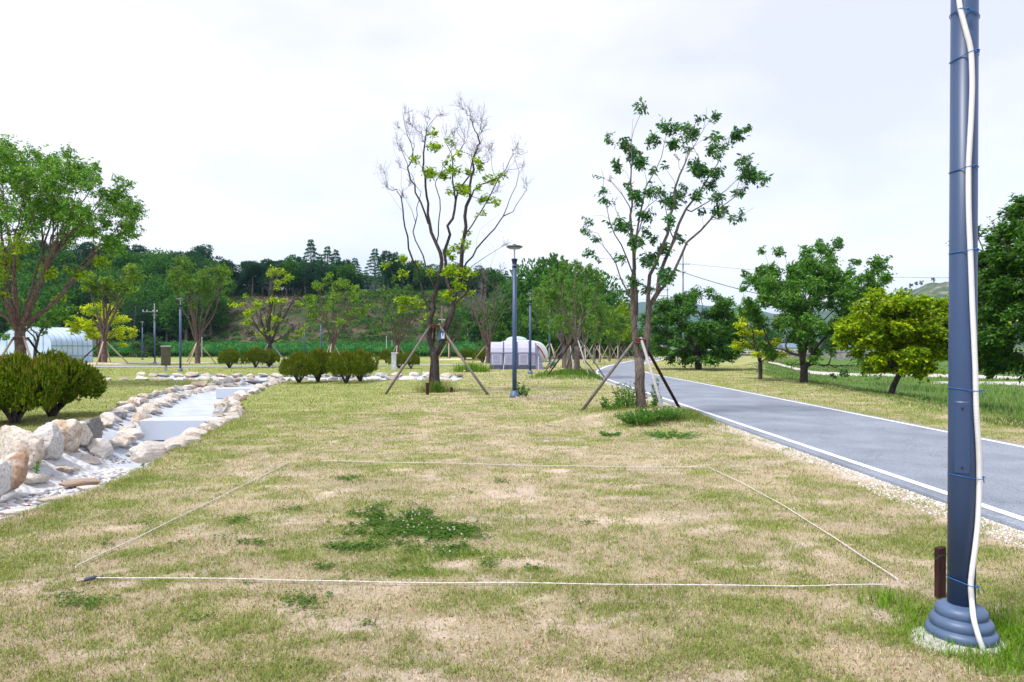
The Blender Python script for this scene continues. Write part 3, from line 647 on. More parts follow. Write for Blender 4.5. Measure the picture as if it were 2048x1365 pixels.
def tree(name, label, base, D, trunk, limbs, blobs, leaf, dens, cols, r0, bark, w=None, group=None, depth=None, bare=None, style='droop', asp=.45, flatb=1.0, rtip=.006,
         lblobs=None, bf=.5, expo=.74, pts_per=2, cat='tree', mat=None, clip=None, twig=0, bow=.35, wob=.02):
    """trunk / limbs: pixel polylines at depth D (third value = depth offset); blobs: (px,py,r[,ry][,palette])"""
    base = np.array(base, float); o = thing(name, label, cat, base, group); k = FPX / D
    def loc(q):
        dd = q[2] if len(q) > 2 else 0.0
        return P(q[0], q[1], D) * [1, 1, 1] + np.array([0, dd, 0]) - base
    sk = Skeleton((0, 0, -.08)); sk.limb([loc(q) for q in trunk], 0, .22, wob * .35)
    for lb in limbs: sk.limb([loc(q) for q in lb], None, .28, wob * 1.5)
    allb = blobs + (bare or [])
    xs = [b[0] for b in allb]; cxm = (min(xs) + max(xs)) / 2; R = (max(xs) - min(xs)) / 2 / k + .3
    depth = R * .8 if depth is None else depth
    LB = []; T = []; used = set()
    for bi, b in enumerate(allb):
        px, py, r = b[0], b[1], b[2]; ry = b[3] if len(b) > 3 and isinstance(b[3], (int, float)) else r * flatb
        pal = b[-1] if isinstance(b[-1], list) else None
        q = max(0, 1 - ((px - cxm) / k / R) ** 2) ** .5; dd = RS.uniform(-1, 1) * depth * q
        c = loc((px, py)) + np.array([0, dd, 0]); rr = np.array([r / k, r / k, ry / k])
        LB.append((c, rr, pal, bi >= len(blobs)))
        for _ in range(max(1, int(pts_per * (1 if r / k < .3 else 1.6)))): T.append(c + RS.uniform(-.6, .6, 3) * rr)
        if bi >= len(blobs):
            for _ in range(int(6 + twig)): T.append(c + RS.normal(size=3) * .55 * rr)
    tz = loc(trunk[-1])[2] * .75
    sk.grow(T, bf, bow, 3, tz, wob)
    axis0 = loc((cxm, trunk[-1][1]))
    for c, rr, pal, isbare in LB:
        if not isbare: continue
        A = np.array(sk.p); dd_ = np.linalg.norm((A - c) / rr, axis=1); idx = np.argsort(dd_)[:3]
        for j0 in idx:
            pj = sk.par[j0]
            if pj < 0: continue
            d0 = A[j0] - A[pj]; d0 /= np.linalg.norm(d0) + 1e-9; out_ = c - axis0; out_ = out_ / (np.linalg.norm(out_) + 1e-9)
            for _ in range(1 + twig // 4):
                d1 = d0 * .6 + out_ * .5 + np.array([0, 0, .35]) + RS.normal(size=3) * .5; d1 /= np.linalg.norm(d1); L1 = rr[0] * RS.uniform(.9, 1.9)
                e = sk.limb([A[j0] + d1 * L1 * .5 + RS.normal(size=3) * .02, A[j0] + (d1 + [0, 0, .12]) * L1], j0, L1 / 3, .012)
                for q_ in (e, sk.par[e]):
                    for _2 in range(2):
                        d2 = d1 + RS.normal(size=3) * .5; d2 /= np.linalg.norm(d2); sk.limb([sk.p[q_] + d2 * L1 * RS.uniform(.3, .6)], q_, 9, 0)
    tw_g = Geo() if bare else None
    tg = sk.geo(r0, rtip, expo, g2=tw_g)
    g = Geo(); TW = []
    for c, rr, pal, isbare in LB:
        if isbare: continue
        n = int(dens * (1.7 if style == 'flat' else 1.15) * 3.14 * rr[0] * rr[2] / (leaf * leaf * asp * .62)) + 3
        per = 11; m_ = max(1, n // per)
        d = RS.normal(size=(m_, 3)); d /= np.linalg.norm(d, axis=1)[:, None]; p0 = c + d * RS.uniform(0, 1, (m_, 1)) ** .5 * rr * .8
        o1 = (p0 - axis0) * [1, 1, .45]; o1 /= np.linalg.norm(o1, axis=1)[:, None] + 1e-9
        td = o1 * .9 + RS.normal(size=(m_, 3)) * [.55, .55, .28] + [0, 0, .12 if style == 'droop' else .02]; td /= np.linalg.norm(td, axis=1)[:, None]
        TL = np.maximum(.22, min(.9, rr[0] * .95)) * RS.uniform(.6, 1.4, (m_, 1)); p0 = p0 - td * TL * .45
        for q in range(m_): TW.append((p0[q], td[q], TL[q, 0]))
        u = RS.uniform(.05, 1.05, (m_, per)); side = np.cross(td, [0, 0, 1.0]); side /= np.linalg.norm(side, axis=1)[:, None] + 1e-9
        sg = np.where(np.arange(per) % 2, 1., -1.)[None] * RS.uniform(.5, 1.1, (m_, per))
        pp = p0[:, None] + td[:, None] * (u * TL)[..., None]; pp[..., 2] -= (u ** 2 * TL * .18); pp = pp.reshape(-1, 3)
        dn = RS.uniform(.35, 1.3, (m_, per)) if style == 'droop' else RS.uniform(-.05, 1.0, (m_, per))
        ax = td[:, None] * .55 + side[:, None] * (sg * .75)[..., None] + np.array([0, 0, -1.]) * dn[..., None]; ax = ax.reshape(-1, 3) + RS.normal(size=(m_ * per, 3)) * .18
        nn_ = m_ * per; pp = pp + RS.normal(size=(nn_, 3)) * leaf * .22
        cc = palette(nn_, pal or cols, None if pal else w) * np.repeat(RS.uniform(.82, 1.2, (m_, 1)), per, 0)
        V_, F_, C_ = leaf_quads(pp, nn_, ax, leaf * RS.uniform(.65, 1.2, nn_), asp, cc, nrm=np.array([0, 0, 1.]) if style == 'flat' else None)
        g.add(V_, F_, C_)
    for p_, t_d, l_ in TW[::max(1, len(TW) // 700)]:
        tg.tube([p_ - t_d * l_ * .15, p_ + t_d * l_ * .5 - [0, 0, l_ * .04], p_ + t_d * l_ - [0, 0, l_ * .17]], [rtip, rtip * .8, rtip * .5], 3, False)
    tg.build('trunk', bark, o, smooth=True)
    if tw_g is not None and tw_g.n: tw_g.build('twigs', M_twig, o, smooth=True)
    if g.n: g.build('crown', mat or M_leaf, o, cols=True)
    return o
def zoomed(L, x0, y0, s, keep_pal=True):
    return [tuple([x0 + b[0] / s, y0 + b[1] / s, b[2] / s] + list(b[3:])) for b in L]
def zl(L, x0, y0, s): return [[(x0 + a / s, y0 + b / s) + tuple(c) for a, b, *c in l] for l in L]
def ell(cx_, cy_, rx, ry, n, r, seed, low=None, pal=None):
    """n crown blobs filling an ellipse in the picture, denser at its rim"""
    R = np.random.RandomState(seed); L = []
    while len(L) < n:
        a = R.uniform(0, 6.283); q = R.uniform(0, 1) ** .5
        x, y = cx_ + rx * q * math.cos(a), cy_ + ry * q * math.sin(a)
        if low is not None and y > low: continue
        rr = r * R.uniform(.6, 1.3); L.append((x, y, rr) if pal is None else (x, y, rr, pal))
    return L
def support(px, py_or_base, D, top_h, feet, label, mats, r=.035, rr=.12, name='tree_support', group=None):
    b = np.array(py_or_base, float); o = thing(name, label, 'tree support', b, group)
    for k, (dx, dy) in enumerate(feet):
        z = gz(b[0] + dx, b[1] + dy) - b[2]
        l = math.hypot(dx, dy); tx, ty = dx / l * rr, dy / l * rr
        up = .10 * np.array([tx - dx, ty - dy, top_h - z]) / np.linalg.norm([tx - dx, ty - dy, top_h - z])
        a = np.array([dx, dy, z - .1]); e = np.array([tx, ty, top_h]) + up * (k % 2)
        Geo().tube([a, a * .5 + e * .5 + RS.normal(size=3) * .012, e], [r, r * .95, r * .9], 8).build('prop', mats[k % len(mats)], o, smooth=True)
    a = np.linspace(0, 2 * np.pi, 15)
    g = Geo()
    for q, dz in ((1.0, 0), (1.08, -.05), (1.04, .04)): g.tube(np.stack([np.cos(a) * rr * q, np.sin(a) * rr * q, top_h + dz + .02 * np.sin(a * 2)], 1), .018, 5, False)
    g.build('binding', M_rust, o, smooth=True)
    return o

# ------------------------------------------------------------------ lamp posts
def lamp(x, y, label, near=False, group='lamp posts with disc heads', lean=0.0):
    o = thing('lamp_post', label, 'lamp post', (x, y, gz(x, y)), group); o.rotation_euler = (0, lean, 0)
    H = 4.35; sg = 40 if near else 14; RP = .067 if near else .072
    Geo().lathe([(RP, .1), (RP, 1.1), (RP * .97, H)], sg).build('pole', M_pole, o, smooth=True)
    Geo().lathe([(.072, H), (.10, H + .02), (.105, H + .05), (.075, H + .18), (.07, H + .26), (.078, H + .27)][::1], sg).build('collar', M_poledark, o, smooth=True) if False else \
        Geo().lathe([(.077, H - .20), (.066, H - .12), (.078, H - .02), (.10, H + .06), (.105, H + .075), (.03, H + .08)], sg).build('collar', M_poledark, o, smooth=True)
    Geo().lathe([(.05, H + .08), (.026, H + .12), (.024, H + .40), (.04, H + .42)], 12).build('stem', M_steel, o, smooth=True)
    hd = Geo().lathe([(.08, H + .40), (.20, H + .425), (.262, H + .455), (.265, H + .475), (.20, H + .50), (.07, H + .52), (.055, H + .55), (.01, H + .565)], 28).build('lamp_head', simple_lamp, o, smooth=True)
    Geo().lathe([(.02, H + .385), (.19, H + .405), (.2, H + .42)], 24).build('lens', M_lens, hd, smooth=True)
    if near:
        pr = [(.178, 0), (.180, .012)]
        for tq in np.linspace(0, 1, 43):
            bulge = .016 * abs(math.sin(3 * math.pi * tq)) ** .75; z0_ = .012 + .178 * tq; r0_ = .166 - .072 * tq ** 1.25
            pr.append((r0_ + bulge * .93, z0_ + bulge * .38))
        pr += [(.082, .196), (.069, .197)]
        Geo().lathe(pr, 48).build('base_cover', M_pole2, o, smooth=True)
        pan = Geo()                                        # curved access cover
        a0, zc0, zc1 = -2.15, .92, 1.30
        def arc(r, z0, z1, w, nz=10):
            V = []; na = 13
            for iz in range(nz):
                z = z0 + (z1 - z0) * iz / (nz - 1); q = abs(iz / (nz - 1) * 2 - 1); ww = w * (1 - .12 * q ** 8)
                for ia in range(na): a = a0 + (ia / (na - 1) - .5) * ww; V.append((r * math.cos(a), r * math.sin(a), z))
            F = [[iz * na + ia, iz * na + ia + 1, (iz + 1) * na + ia + 1, (iz + 1) * na + ia] for iz in range(nz - 1) for ia in range(na - 1)]
            return V, np.array(F)
        V_, F_ = arc(.0715, zc0, zc1, 1.05); V2, F2 = arc(.0672, zc0 - .008, zc1 + .008, 1.15)
        pan.add(V_, F_); pan.add(V2, F2)
        edge = [i for i in range(13)] + [13 * k + 12 for k in range(1, 10)] + [117 + k for k in range(11, -1, -1)] + [13 * k for k in range(8, 0, -1)]
        E = np.array(edge); Vb = np.concatenate([np.array(V_)[E], np.array(V2)[E]]); n = len(E); i = np.arange(n)
        pan.add(Vb, np.stack([i, (i + 1) % n, n + (i + 1) % n, n + i], 1)[:, ::-1])
        pc = pan.build('access_cover', M_pole, o)
        for z in (zc0 + .03, zc1 - .03):
            Geo().tube([(.070 * math.cos(a0), .070 * math.sin(a0), z), (.0765 * math.cos(a0), .0765 * math.sin(a0), z)], .006, 10).build('screw', M_poledark, pc)
    else:
        Geo().lathe([(.16, 0), (.16, .06), (.145, .075), (.14, .13), (.11, .15), (.10, .20), (.079, .22)], sg).build('base_cover', M_pole2, o, smooth=True)
    return o
simple_lamp = simple('grey_lamp_metal', (.09, .11, .14), .4, .5, .2); M_lens = simple('pale_lens', (.30, .36, .38), .3, .5)
M_pole2 = simple('faded_slate_blue_paint', (.07, .115, .21), .45, .45, var=.12, scale=8)
lamp(2.467, 3.75, 'nearest blue grey lamp post with a ribbed bell base and white hose', True, None, .0055)
LAMPS = [(1029, 795, None, 'tall blue grey lamp post in the middle of the lawn before the camping tent'), (1060.5, 748, None, 'blue grey lamp post standing in front of the tent awning, right of the tall one'),
         (361, 743, None, 'blue grey lamp post right beside the bronze box in the left lawn'), (310, None, 68, 'blue grey lamp post left of the bronze box, right of two distant ones'),
         (285, None, 87, 'small distant lamp post, leftmost in the photo'), (642, None, 76, 'distant lamp post rising behind the middle round shrubs, right of a pair'),
         (609, None, 96, 'distant lamp post rising behind the middle round shrubs, left of a pair'), (936, None, 120, 'tiny distant lamp post between the bare tree and the awning'),
         (1099, None, 56, 'lamp post half hidden by the leafy trees right of the caravan'), (1122, None, 90, 'tiny lamp post deep in the shade right of the caravan')]
for px, py, D, lab in LAMPS:
    D = D or 2184 / (py - 695); lamp((px - CX) / FPX * D, D, lab)

# footing, hose, ties, stake by the near post
bx, by = 2.467, 3.75
V_, F_ = icosphere(3); V_ = V_ * [.25, .20, .032]; V_ = V_ * (1 + .18 * n3(V_ * 6, 1, 3)[:, None]); g = Geo(); g.add(V_, F_)
o = g.build('concrete_footing', M_concrete, smooth=False); o.location = (bx - .05, by - .03, .0); tag(o, 'rough pale concrete footing under the bell base of the nearest lamp post', 'footing')
def polex(z): return bx + math.sin(.0055) * z
def at_pole(px, py, r=.067):            # point on the front of the pole seen at this picture height
    D = by - r; z = CAMH + (HOR - py) / FPX * D; x = (px - CX) / FPX * D; dx = x - polex(z)
    return dx, z
hose = []
for px, py in [(1912, -120), (1921, 0), (1929, 55), (1939, 103), (1941, 170), (1939, 230), (1936, 290), (1934, 333), (1934, 400), (1935, 450), (1937, 500), (1939, 560), (1941, 620), (1944, 680), (1947, 740), (1948, 782), (1950, 830), (1955, 880), (1958, 920), (1959, 957), (1958, 1000), (1954, 1050), (1947, 1095), (1940, 1140), (1937, 1170), (1940, 1205)]:
    dx, z = at_pole(px, py); dx = max(-.07, min(.0815, dx)); rr = .082
    yy = by - math.sqrt(max(0, rr ** 2 - min(abs(dx), rr * .999) ** 2)) ; hose.append((polex(z) + dx, yy, z))
for px, py, rad in [(1947, 1240, .16), (1957, 1275, .19), (1966, 1300, .205), (1973, 1322, .22)]:
    D = by - rad * .93; hose.append(((px - CX) / FPX * D, D, max(.0, CAMH + (HOR - py) / FPX * D)))
hose = np.array(hose)
tt = np.arange(len(hose)); ti = np.linspace(0, len(hose) - 1, 1500)
hp = np.stack([np.interp(ti, tt, hose[:, q]) for q in range(3)], 1)
ker = np.ones(41) / 41; hs = np.stack([np.convolve(np.pad(hp[:, q], 20, 'edge'), ker, 'valid') for q in range(3)], 1)
seg = np.linalg.norm(np.diff(hs, axis=0), axis=1).sum()
Geo().tube(hs, .0130 + .0013 * np.sin(np.linspace(0, seg / .0075 * 2 * np.pi, 1500)), 14).build('corrugated_hose', M_white, smooth=True)
tag(bpy.data.objects['corrugated_hose'], 'white corrugated hose running down the front of the nearest lamp post', 'hose')
nth = ['topmost', 'second from the top', 'third from the top', 'fourth from the top', 'fifth down, above the cover', 'sixth down, below the cover', 'lowest, just above the bell base']
for k, (py, tl) in enumerate([(20, -.02), (103, .02), (333, .01), (500, .008), (782, -.012), (957, -.01), (1172, -.02)]):
    z = CAMH + (HOR - py) / FPX * (by - .08); hx = float(np.interp(z, hs[::-1, 2], hs[::-1, 0])) - polex(z)
    a = np.linspace(-np.pi, np.pi, 60); pts = []
    ha = math.asin(max(-.99, min(.99, hx / .082)))
    for q in a:
        df = abs(((q - ha + np.pi) % (2 * np.pi)) - np.pi); r = .0692 + .0265 * math.exp(-(df / .26) ** 2)
        pts.append((polex(z) + r * math.sin(q), by - r * math.cos(q), z + tl * math.sin(q)))
    g = Geo(); g.tube(pts, .0022, 6, False)
    kx, ky = polex(z) + .092 * math.sin(ha + .3), by - .094 * math.cos(ha + .3)
    g.tube([(kx, ky, z + .004), (kx + .004, ky - .004, z - .012), (kx + .007, ky - .002, z - .03)], .0024, 6); g.tube([(kx - .012, ky, z), (kx, ky - .006, z + .004), (kx + .012, ky, z)], .004, 6)
    tag(g.build('wire_tie', M_bluewire, smooth=True), f'blue wire tie round the nearest lamp post and hose, {nth[k]}', 'wire tie', 'blue wire ties')
c = G(1884, 1218); c = P(1880, 1218, 4.35); c[2] = 0
o = thing('wooden_stake', 'short dark brown stake with a cable tie left of the nearest lamp post', 'stake', (c[0], c[1], 0)); o.rotation_euler = (.02, -.03, .5)
Geo().box((0, 0, .13), (.075, .035, .40), bev=.004).build('board', M_woodd, o)
g = Geo(); g.tube([(-.055, -.02, .285), (-.03, -.021, .287), (.038, -.022, .283), (.041, .02, .283), (-.038, .02, .283), (-.04, -.02, .285)], .003, 6); g.tube([(-.11, -.03, .28), (-.05, -.024, .287), (.0, -.022, .286)], .0035, 6); g.build('cable_tie', M_black, o)

# ropes
def rope(pts, label):
    P_ = [np.array(G(a, b)) for a, b in pts]; P_ = np.array(P_); t = np.arange(len(P_)); ti = np.linspace(0, len(P_) - 1, 220)
    q = np.stack([np.interp(ti, t, P_[:, k]) for k in range(3)], 1)
    q[:, 0] += (fbm(ti * 1.2, 0 * ti, 4, 3) - .5) * .008; q[:, 1] += (fbm(ti * 1.1, 0 * ti + 5, 6, 3) - .5) * .012
    q[:, 2] = ground_z(q[:, 0], q[:, 1]) * .4 + .022 + .002 * np.sin(ti * 5)
    q[0, 2] -= .04; q[-1, 2] -= .04
    tag(Geo().tube(q, .0047 + .0010 * np.sin(np.arange(220) * 2.1), 7).build('rope', M_rope, smooth=True), label, 'rope', 'ropes marking the tent pitch')
rope([(150, 1164), (300, 1162), (500, 1164), (760, 1171), (1000, 1173), (1300, 1177), (1600, 1179), (1775, 1176)], 'nearest white rope, crossing the whole lawn in front')
rope([(640, 925), (800, 928), (1000, 933), (1200, 937), (1415, 938)], 'far white rope, crossing the lawn behind the clover patch')
rope([(150, 1140), (280, 1078), (400, 1018), (500, 968), (578, 928)], 'left white rope, running away from the camera')
rope([(1797, 1166), (1730, 1122), (1640, 1062), (1560, 1012), (1480, 968), (1417, 938)], 'right white rope, running away toward the leafy tree')
c = G(181, 1166); o = thing('peg', 'pale wooden peg with grey tape lying on the left end of the nearest rope', 'peg', (c[0], c[1], .03)); o.rotation_euler = (0, .1, 1.15)
Geo().tube([(-.09, 0, 0), (.09, 0, .0)], [.011, .009], 10).build('stick', M_woodp, o, smooth=True)
Geo().tube([(-.05, 0, 0), (.04, 0, .0)], [.0135, .0125], 10).build('tape', simple('grey_tape', (.09, .10, .13), .5), o, smooth=True)

# ------------------------------------------------------------------ the leafy tree on the mound (right of centre)
Z2 = lambda L: zl(L, 1140, 190, 3.175)
hero_blobs = [(410,160,38),(370,270,55),(430,330,60),(540,260,48),(255,300,30),(320,430,45),(490,380,45),(420,450,40),(580,410,30),(650,200,58),(640,320,45),(610,150,25),(720,220,38),(870,90,25),(840,170,62),(900,160,35),(745,345,25),
  (1060,240,55),(960,280,50),(1115,205,28),(870,310,36),(900,410,58),(860,440,55),(780,460,48),(940,470,58),(1050,450,30),(1150,470,58),(1100,540,64),(1185,560,35),(920,540,46),(1000,480,30),(750,560,30),(650,550,25),(560,500,18),
  (380,540,25),(430,600,50),(480,640,46),(400,650,36),(430,690,30),(520,655,22),(640,640,46),(700,620,48),(780,650,46),(640,720,46),(860,700,42),(572,585,16),(475,780,42),(440,770,35),(340,780,36),(330,860,58),(225,700,32),(200,620,26),
  (190,510,12),(500,840,26),(570,830,28),(660,800,28),(870,780,42),(825,745,25),(750,870,32),(1010,700,32),(1060,620,38),(1030,800,26),(1100,750,24),(605,970,55),(400,950,52),(460,890,45),(530,910,40),(350,1010,36),(235,850,16),
  (110,810,28),(100,875,26),(180,900,28),(140,990,32),(190,1020,22),(480,1060,60),(540,1020,38),(400,1180,42),(560,1170,56),(650,1150,46),(520,1230,40),(420,1240,38),(330,1170,16),(310,1260,22),(1020,260,40),(980,360,30),(1200,500,25),(700,300,22)]
hero_limbs = Z2([[(400,1365),(405,1000),(390,860),(395,700),(385,560),(392,380),(400,150)],
 [(430,1365,.15),(420,1150,.2),(425,950,.25),(450,800,.3),(480,650,.3),(500,560,.3),(560,460,.3),(600,370,.3),(630,200,.2)]])
hl2 = Z2([[(495,1365),(500,1150,-.1),(560,1000,-.2),(600,900,-.3),(615,780,-.35),(640,620,-.4),(700,470,-.4),(720,330,-.4),(750,250,-.4),(800,160,-.4)],
 [(700,470,-.4),(780,330,-.2),(840,230,-.1),(870,80,0)],
 [(510,1340,.1),(570,1250,.2),(620,1050,.35),(680,920,.4),(720,800,.45),(770,700,.5),(850,600,.5),(920,490,.5),(980,400,.5),(1010,310,.4),(1100,220,.3)],
 [(590,1220,-.1),(650,1120,-.2),(720,950,-.3),(800,880,-.4),(850,820,-.5),(920,740,-.5),(1000,680,-.5),(1050,620,-.5)],
 [(850,820,-.5),(1000,815,-.6),(1110,750,-.6)],
 [(800,720,.4),(890,670,.2),(1000,600,.1),(1100,500,0),(1190,450,0)],
 [(385,1290),(330,1160,.2),(300,1050,.3),(230,950,.4),(150,860,.4),(90,800,.4)],
 [(400,1140),(350,1040,-.2),(270,900,-.3),(220,750,-.4),(200,560,-.4),(185,500,-.4)]])
tree('leafy_tree', 'propped young tree with dark drooping leaves on a mound beside the road', (*P(1280, 832, 15.6)[:2], .12), 15.6,
     [(1280, 832), (1281, 790), (1280, 750), (1278, 715)],
     [[(1278, 722), (1272, 690), (1268, 650)] + hero_limbs[0]] + [[(1270, 650), (1273, 635)] + hero_limbs[1]] +
     [[(1281, 722), (1290, 700), (1296, 660)] + hl2[0]] + hl2[1:2] + [[(1296, 645)] + hl2[2]] + hl2[3:],
     zoomed(hero_blobs, 1140, 190, 3.175), .115, 3.9, [(.035,.12,.035),(.055,.16,.045),(.024,.08,.028),(.11,.23,.045)], .125, M_bark_hero, depth=1.0, asp=.42, rtip=.005, bf=.6, expo=.78, pts_per=1, bow=.25,
     bare=zoomed([(640,450,16),(550,680,26),(300,650,22),(240,560,16),(940,780,16)], 1140, 190, 3.175))
tb = P(1280, 832, 15.6)
def feet_px(L, tx, ty): return [((G(a, b)[0] - tx), (G(a, b)[1] - ty)) for a, b in L]
support(0, (tb[0], tb[1], .12), 15.6, 1.62, feet_px([(1157, 833), (1333, 852), (1366, 822)], tb[0], tb[1]), 'three wooden props tied round the leafy tree on the roadside mound', [M_wood, M_woodg, M_woodd], r=.038, rr=.13)

# ------------------------------------------------------------------ the half bare tree (centre)
Z3 = lambda L: zl(L, 740, 190, 3.688)
bl = [(470,350,50),(435,310,28),(505,370,30),(605,370,32),(545,450,28),(610,470,22),(350,510,38),(450,530,58),(520,540,48),(440,600,48),(620,560,56),(690,520,28),(650,620,56),(740,570,38),(800,540,30),(820,590,38),(860,570,28),(900,610,46),(960,600,32),
  (560,640,28),(720,740,42),(800,700,30),(820,770,42),(880,790,35),(930,830,36),(800,900,22),(720,1000,26),(600,1090,38),(680,1110,46),(560,1130,38),(720,1130,32),(590,1170,38),(590,1260,56),(290,1240,46),(250,1310,38),(155,1260,34),(350,1240,24),(450,1310,32),(700,1320,56),(620,1330,56),(770,1320,30)]
bl = zoomed(bl, 740, 190, 3.688) + zoomed([(235,480,66),(190,540,42),(300,500,46),(375,590,36),(560,470,56),(610,490,36),(660,390,42),(710,410,28),(620,330,50),(490,790,22),(355,640,18)], 760, 480, 4.014)
Z4 = lambda L: zl(L, 760, 480, 4.014)
lim = Z3([[(520,1300),(490,1100),(440,950),(430,800),(410,680),(390,550),(395,430),(415,280),(430,80)],
 [(490,1070,.2),(500,900,.4),(505,750,.5),(470,640,.5)], [(370,1300,-.3),(300,1150,-.5),(280,1000,-.7),(270,880,-.8),(255,700,-.8),(255,560,-.8),(205,400,-.9),(195,350,-.9)],
 [(270,900,-.8),(200,800,-.9),(150,720,-1),(80,600,-1)], [(400,1250,.4),(340,1100,.7),(290,980,.9),(320,850,1),(350,670,1),(280,540,1),(260,400,1)],
 [(430,950),(380,800,-.2),(340,680,-.3),(290,560,-.4),(330,450,-.4),(270,250,-.4),(255,80,-.4)], [(395,450),(350,300,.2),(310,150,.3)],
 [(550,1300,.2),(560,1080,.5),(600,890,.6),(620,750,.7),(680,620,.7),(740,480,.7),(720,350,.7),(680,130,.7)], [(620,750,.7),(600,600,.5),(590,400,.4),(520,250,.3),(540,110,.3)],
 [(680,1200,-.2),(700,1050,-.3),(715,840,-.4),(740,700,-.4),(760,500,-.4),(840,300,-.4),(870,200,-.4)], [(690,1120,-.3),(760,980,-.5),(860,830,-.7),(930,700,-.8),(1000,600,-.8),(1060,450,-.8)],
 [(650,1365,.2),(780,1120,.5),(880,1000,.7),(980,860,.9),(1050,680,1),(1100,530,1),(1130,470,1)], [(980,860,.9),(1080,770,1),(1180,640,1)],
 [(780,1110,.5),(810,980,.4),(900,910,.3),(960,870,.2)], [(760,480,-.4),(700,350,-.2),(740,200,-.1)], [(720,430,.7),(640,200,.9),(610,110,.9)], [(840,1365,.4),(890,1230,.5),(925,1140,.6),(820,990,.7)]])
bare = zoomed([(265,90,28),(320,170,48),(420,100,40),(540,130,42),(650,150,50),(740,150,58),(830,180,52),(870,350,55),(900,350,30),(220,220,30),(230,400,50),(120,600,50),(150,700,40),(700,250,60),(800,300,60),(1080,440,55),(1130,490,40),(1150,640,40),(1000,560,40),(560,240,50),(330,300,50),(230,730,30),(800,450,60),(640,350,40),(380,230,50),(940,700,40),
  (600,180,40),(690,120,45),(780,230,50),(845,250,40),(410,180,35),(290,130,35),(1100,400,45),(220,330,35),(200,480,30),(330,700,35),(1000,1120,30),(970,1280,30),(860,420,40),(760,350,40)], 740, 190, 3.688)
M_bark_dk = bark_mat('dark_wet_bark', (.028, .023, .024), (.095, .078, .078), 3, 7)
tree('half_bare_tree', 'tall half dead tree on the lawn, bare twigs with lime green leaf clumps', (*P(871, 788, 24.3)[:2], 0), 24.3,
     [(872, 788), (871, 760), (870, 735), (868, 705)],
     [[(866, 700), (858, 675), (861, 654), (867, 620), (871, 585), (879, 545)] + lim[0]] + lim[1:2] + [[(866, 625), (846, 590), (838, 555)] + lim[2]] + lim[3:4] + [[(872, 580), (862, 560)] + lim[4]] + lim[5:7] +
     [[(874, 705), (884, 685), (893, 655), (905, 618), (900, 580)] + lim[7]] + lim[8:9] + [[(905, 618), (915, 575), (922, 540)] + lim[9]] + lim[10:11] + [[(907, 610), (930, 590), (945, 565)] + lim[11]] + lim[12:],
     [(b[0], b[1], b[2] * 1.3) for b in bl], .15, 2.7, [(.24,.36,.02),(.17,.28,.02),(.33,.44,.03),(.12,.21,.02)], .175, M_bark_dk, depth=1.5, style='flat', flatb=.62, asp=.5, rtip=.0036, bare=[(b[0], b[1] + (15 if b[1] < 290 else 0), b[2] * .85) for b in bare], bf=.55, expo=.84, pts_per=1, bow=.2, twig=9, wob=.035)
tb = P(871, 788, 24.3)
support(0, (tb[0], tb[1], 0), 24.3, 2.35, feet_px([(767, 789), (981, 791), (858, 776)], tb[0], tb[1]), 'three long wooden props leaning on the half bare tree', [M_wood, M_wood, M_woodd], r=.044, rr=.22)
o = thing('nest_box', 'blue and white box hung in the fork of the half bare tree', 'nest box', P(883, 672, 23.95), None, .35)
Geo().box((0, 0, 0), (.16, .14, .26), bev=.01).build('box', simple('blue_paint', (.02, .16, .42), .5), o)
Geo().box((0.03, -.075, .0), (.12, .012, .2), bev=.004).build('face', M_white, o); Geo().box((.03, -.083, .05), (.035, .008, .08)).build('opening', M_black, o)
Geo().box((0, 0, .145), (.2, .18, .025), bev=.006).build('lid', simple('blue_paint_lid', (.02, .13, .36), .5), o)
o = thing('floodlight_bracket', 'grey bracket and cut stub fixed between the stems of the half bare tree', 'bracket', P(884, 640, 24.1))
Geo().box((0, 0, 0), (.24, .1, .03), bev=.006).build('plate', M_steel, o); Geo().tube([(0, 0, .01), (.01, 0, .5)], [.055, .045], 9).build('post', M_bark_grey, o); Geo().box((0, 0, -.05), (.03, .03, .1)).build('arm', M_steel, o)
for px, py, h, lab in [(855, 790, .38, 'brown square wooden peg at the left foot of the half bare tree'), (903, 786, .16, 'low brown wooden peg at the right of the half bare tree')]:
    c = G(px, py); o = thing('wooden_peg', lab, 'peg', (c[0], c[1], 0)); Geo().box((0, 0, h / 2 - .03), (.1, .1, h + .06), bev=.008).build('post', M_woodd, o)
    Geo().box((0, 0, h + .012), (.108, .108, .025), bev=.006).build('cap', M_woodd, o)

# ------------------------------------------------------------------ big tree at the left edge
lb = [(0,300,36),(-25,330,45),(40,308,32),(80,325,30),(30,350,50),(95,365,46),(150,335,34),(172,322,18),(150,380,44),(195,365,30),(215,350,16),(215,400,36),(240,420,22),(232,355,12),(230,450,30),(255,412,12),(262,448,12),(190,440,40),(120,425,46),(60,415,44),(0,410,40),(170,478,30),(210,480,24),(235,478,14),(100,465,26),(140,515,18),(172,512,18),
      (-60,330,55),(-120,400,65),(-70,450,55),(-160,350,60),(-150,470,60),(60,380,46),(-10,375,46),(130,300,0.1)] + ell(95, 385, 160, 85, 34, 24, 95) + ell(215, 440, 50, 55, 16, 18, 96) + [(20,290,26),(55,296,22),(-20,300,30)]
lb = [b for b in lb if b[2] > 1]
ly = [(60,510,34),(20,520,36),(90,545,24),(0,560,30),(60,560,26),(110,500,24),(40,590,20),(-40,540,36),(150,545,18),(85,590,14),(200,520,16)]
big_cols = [(.09,.21,.035),(.14,.28,.045),(.06,.15,.03),(.19,.32,.05)]
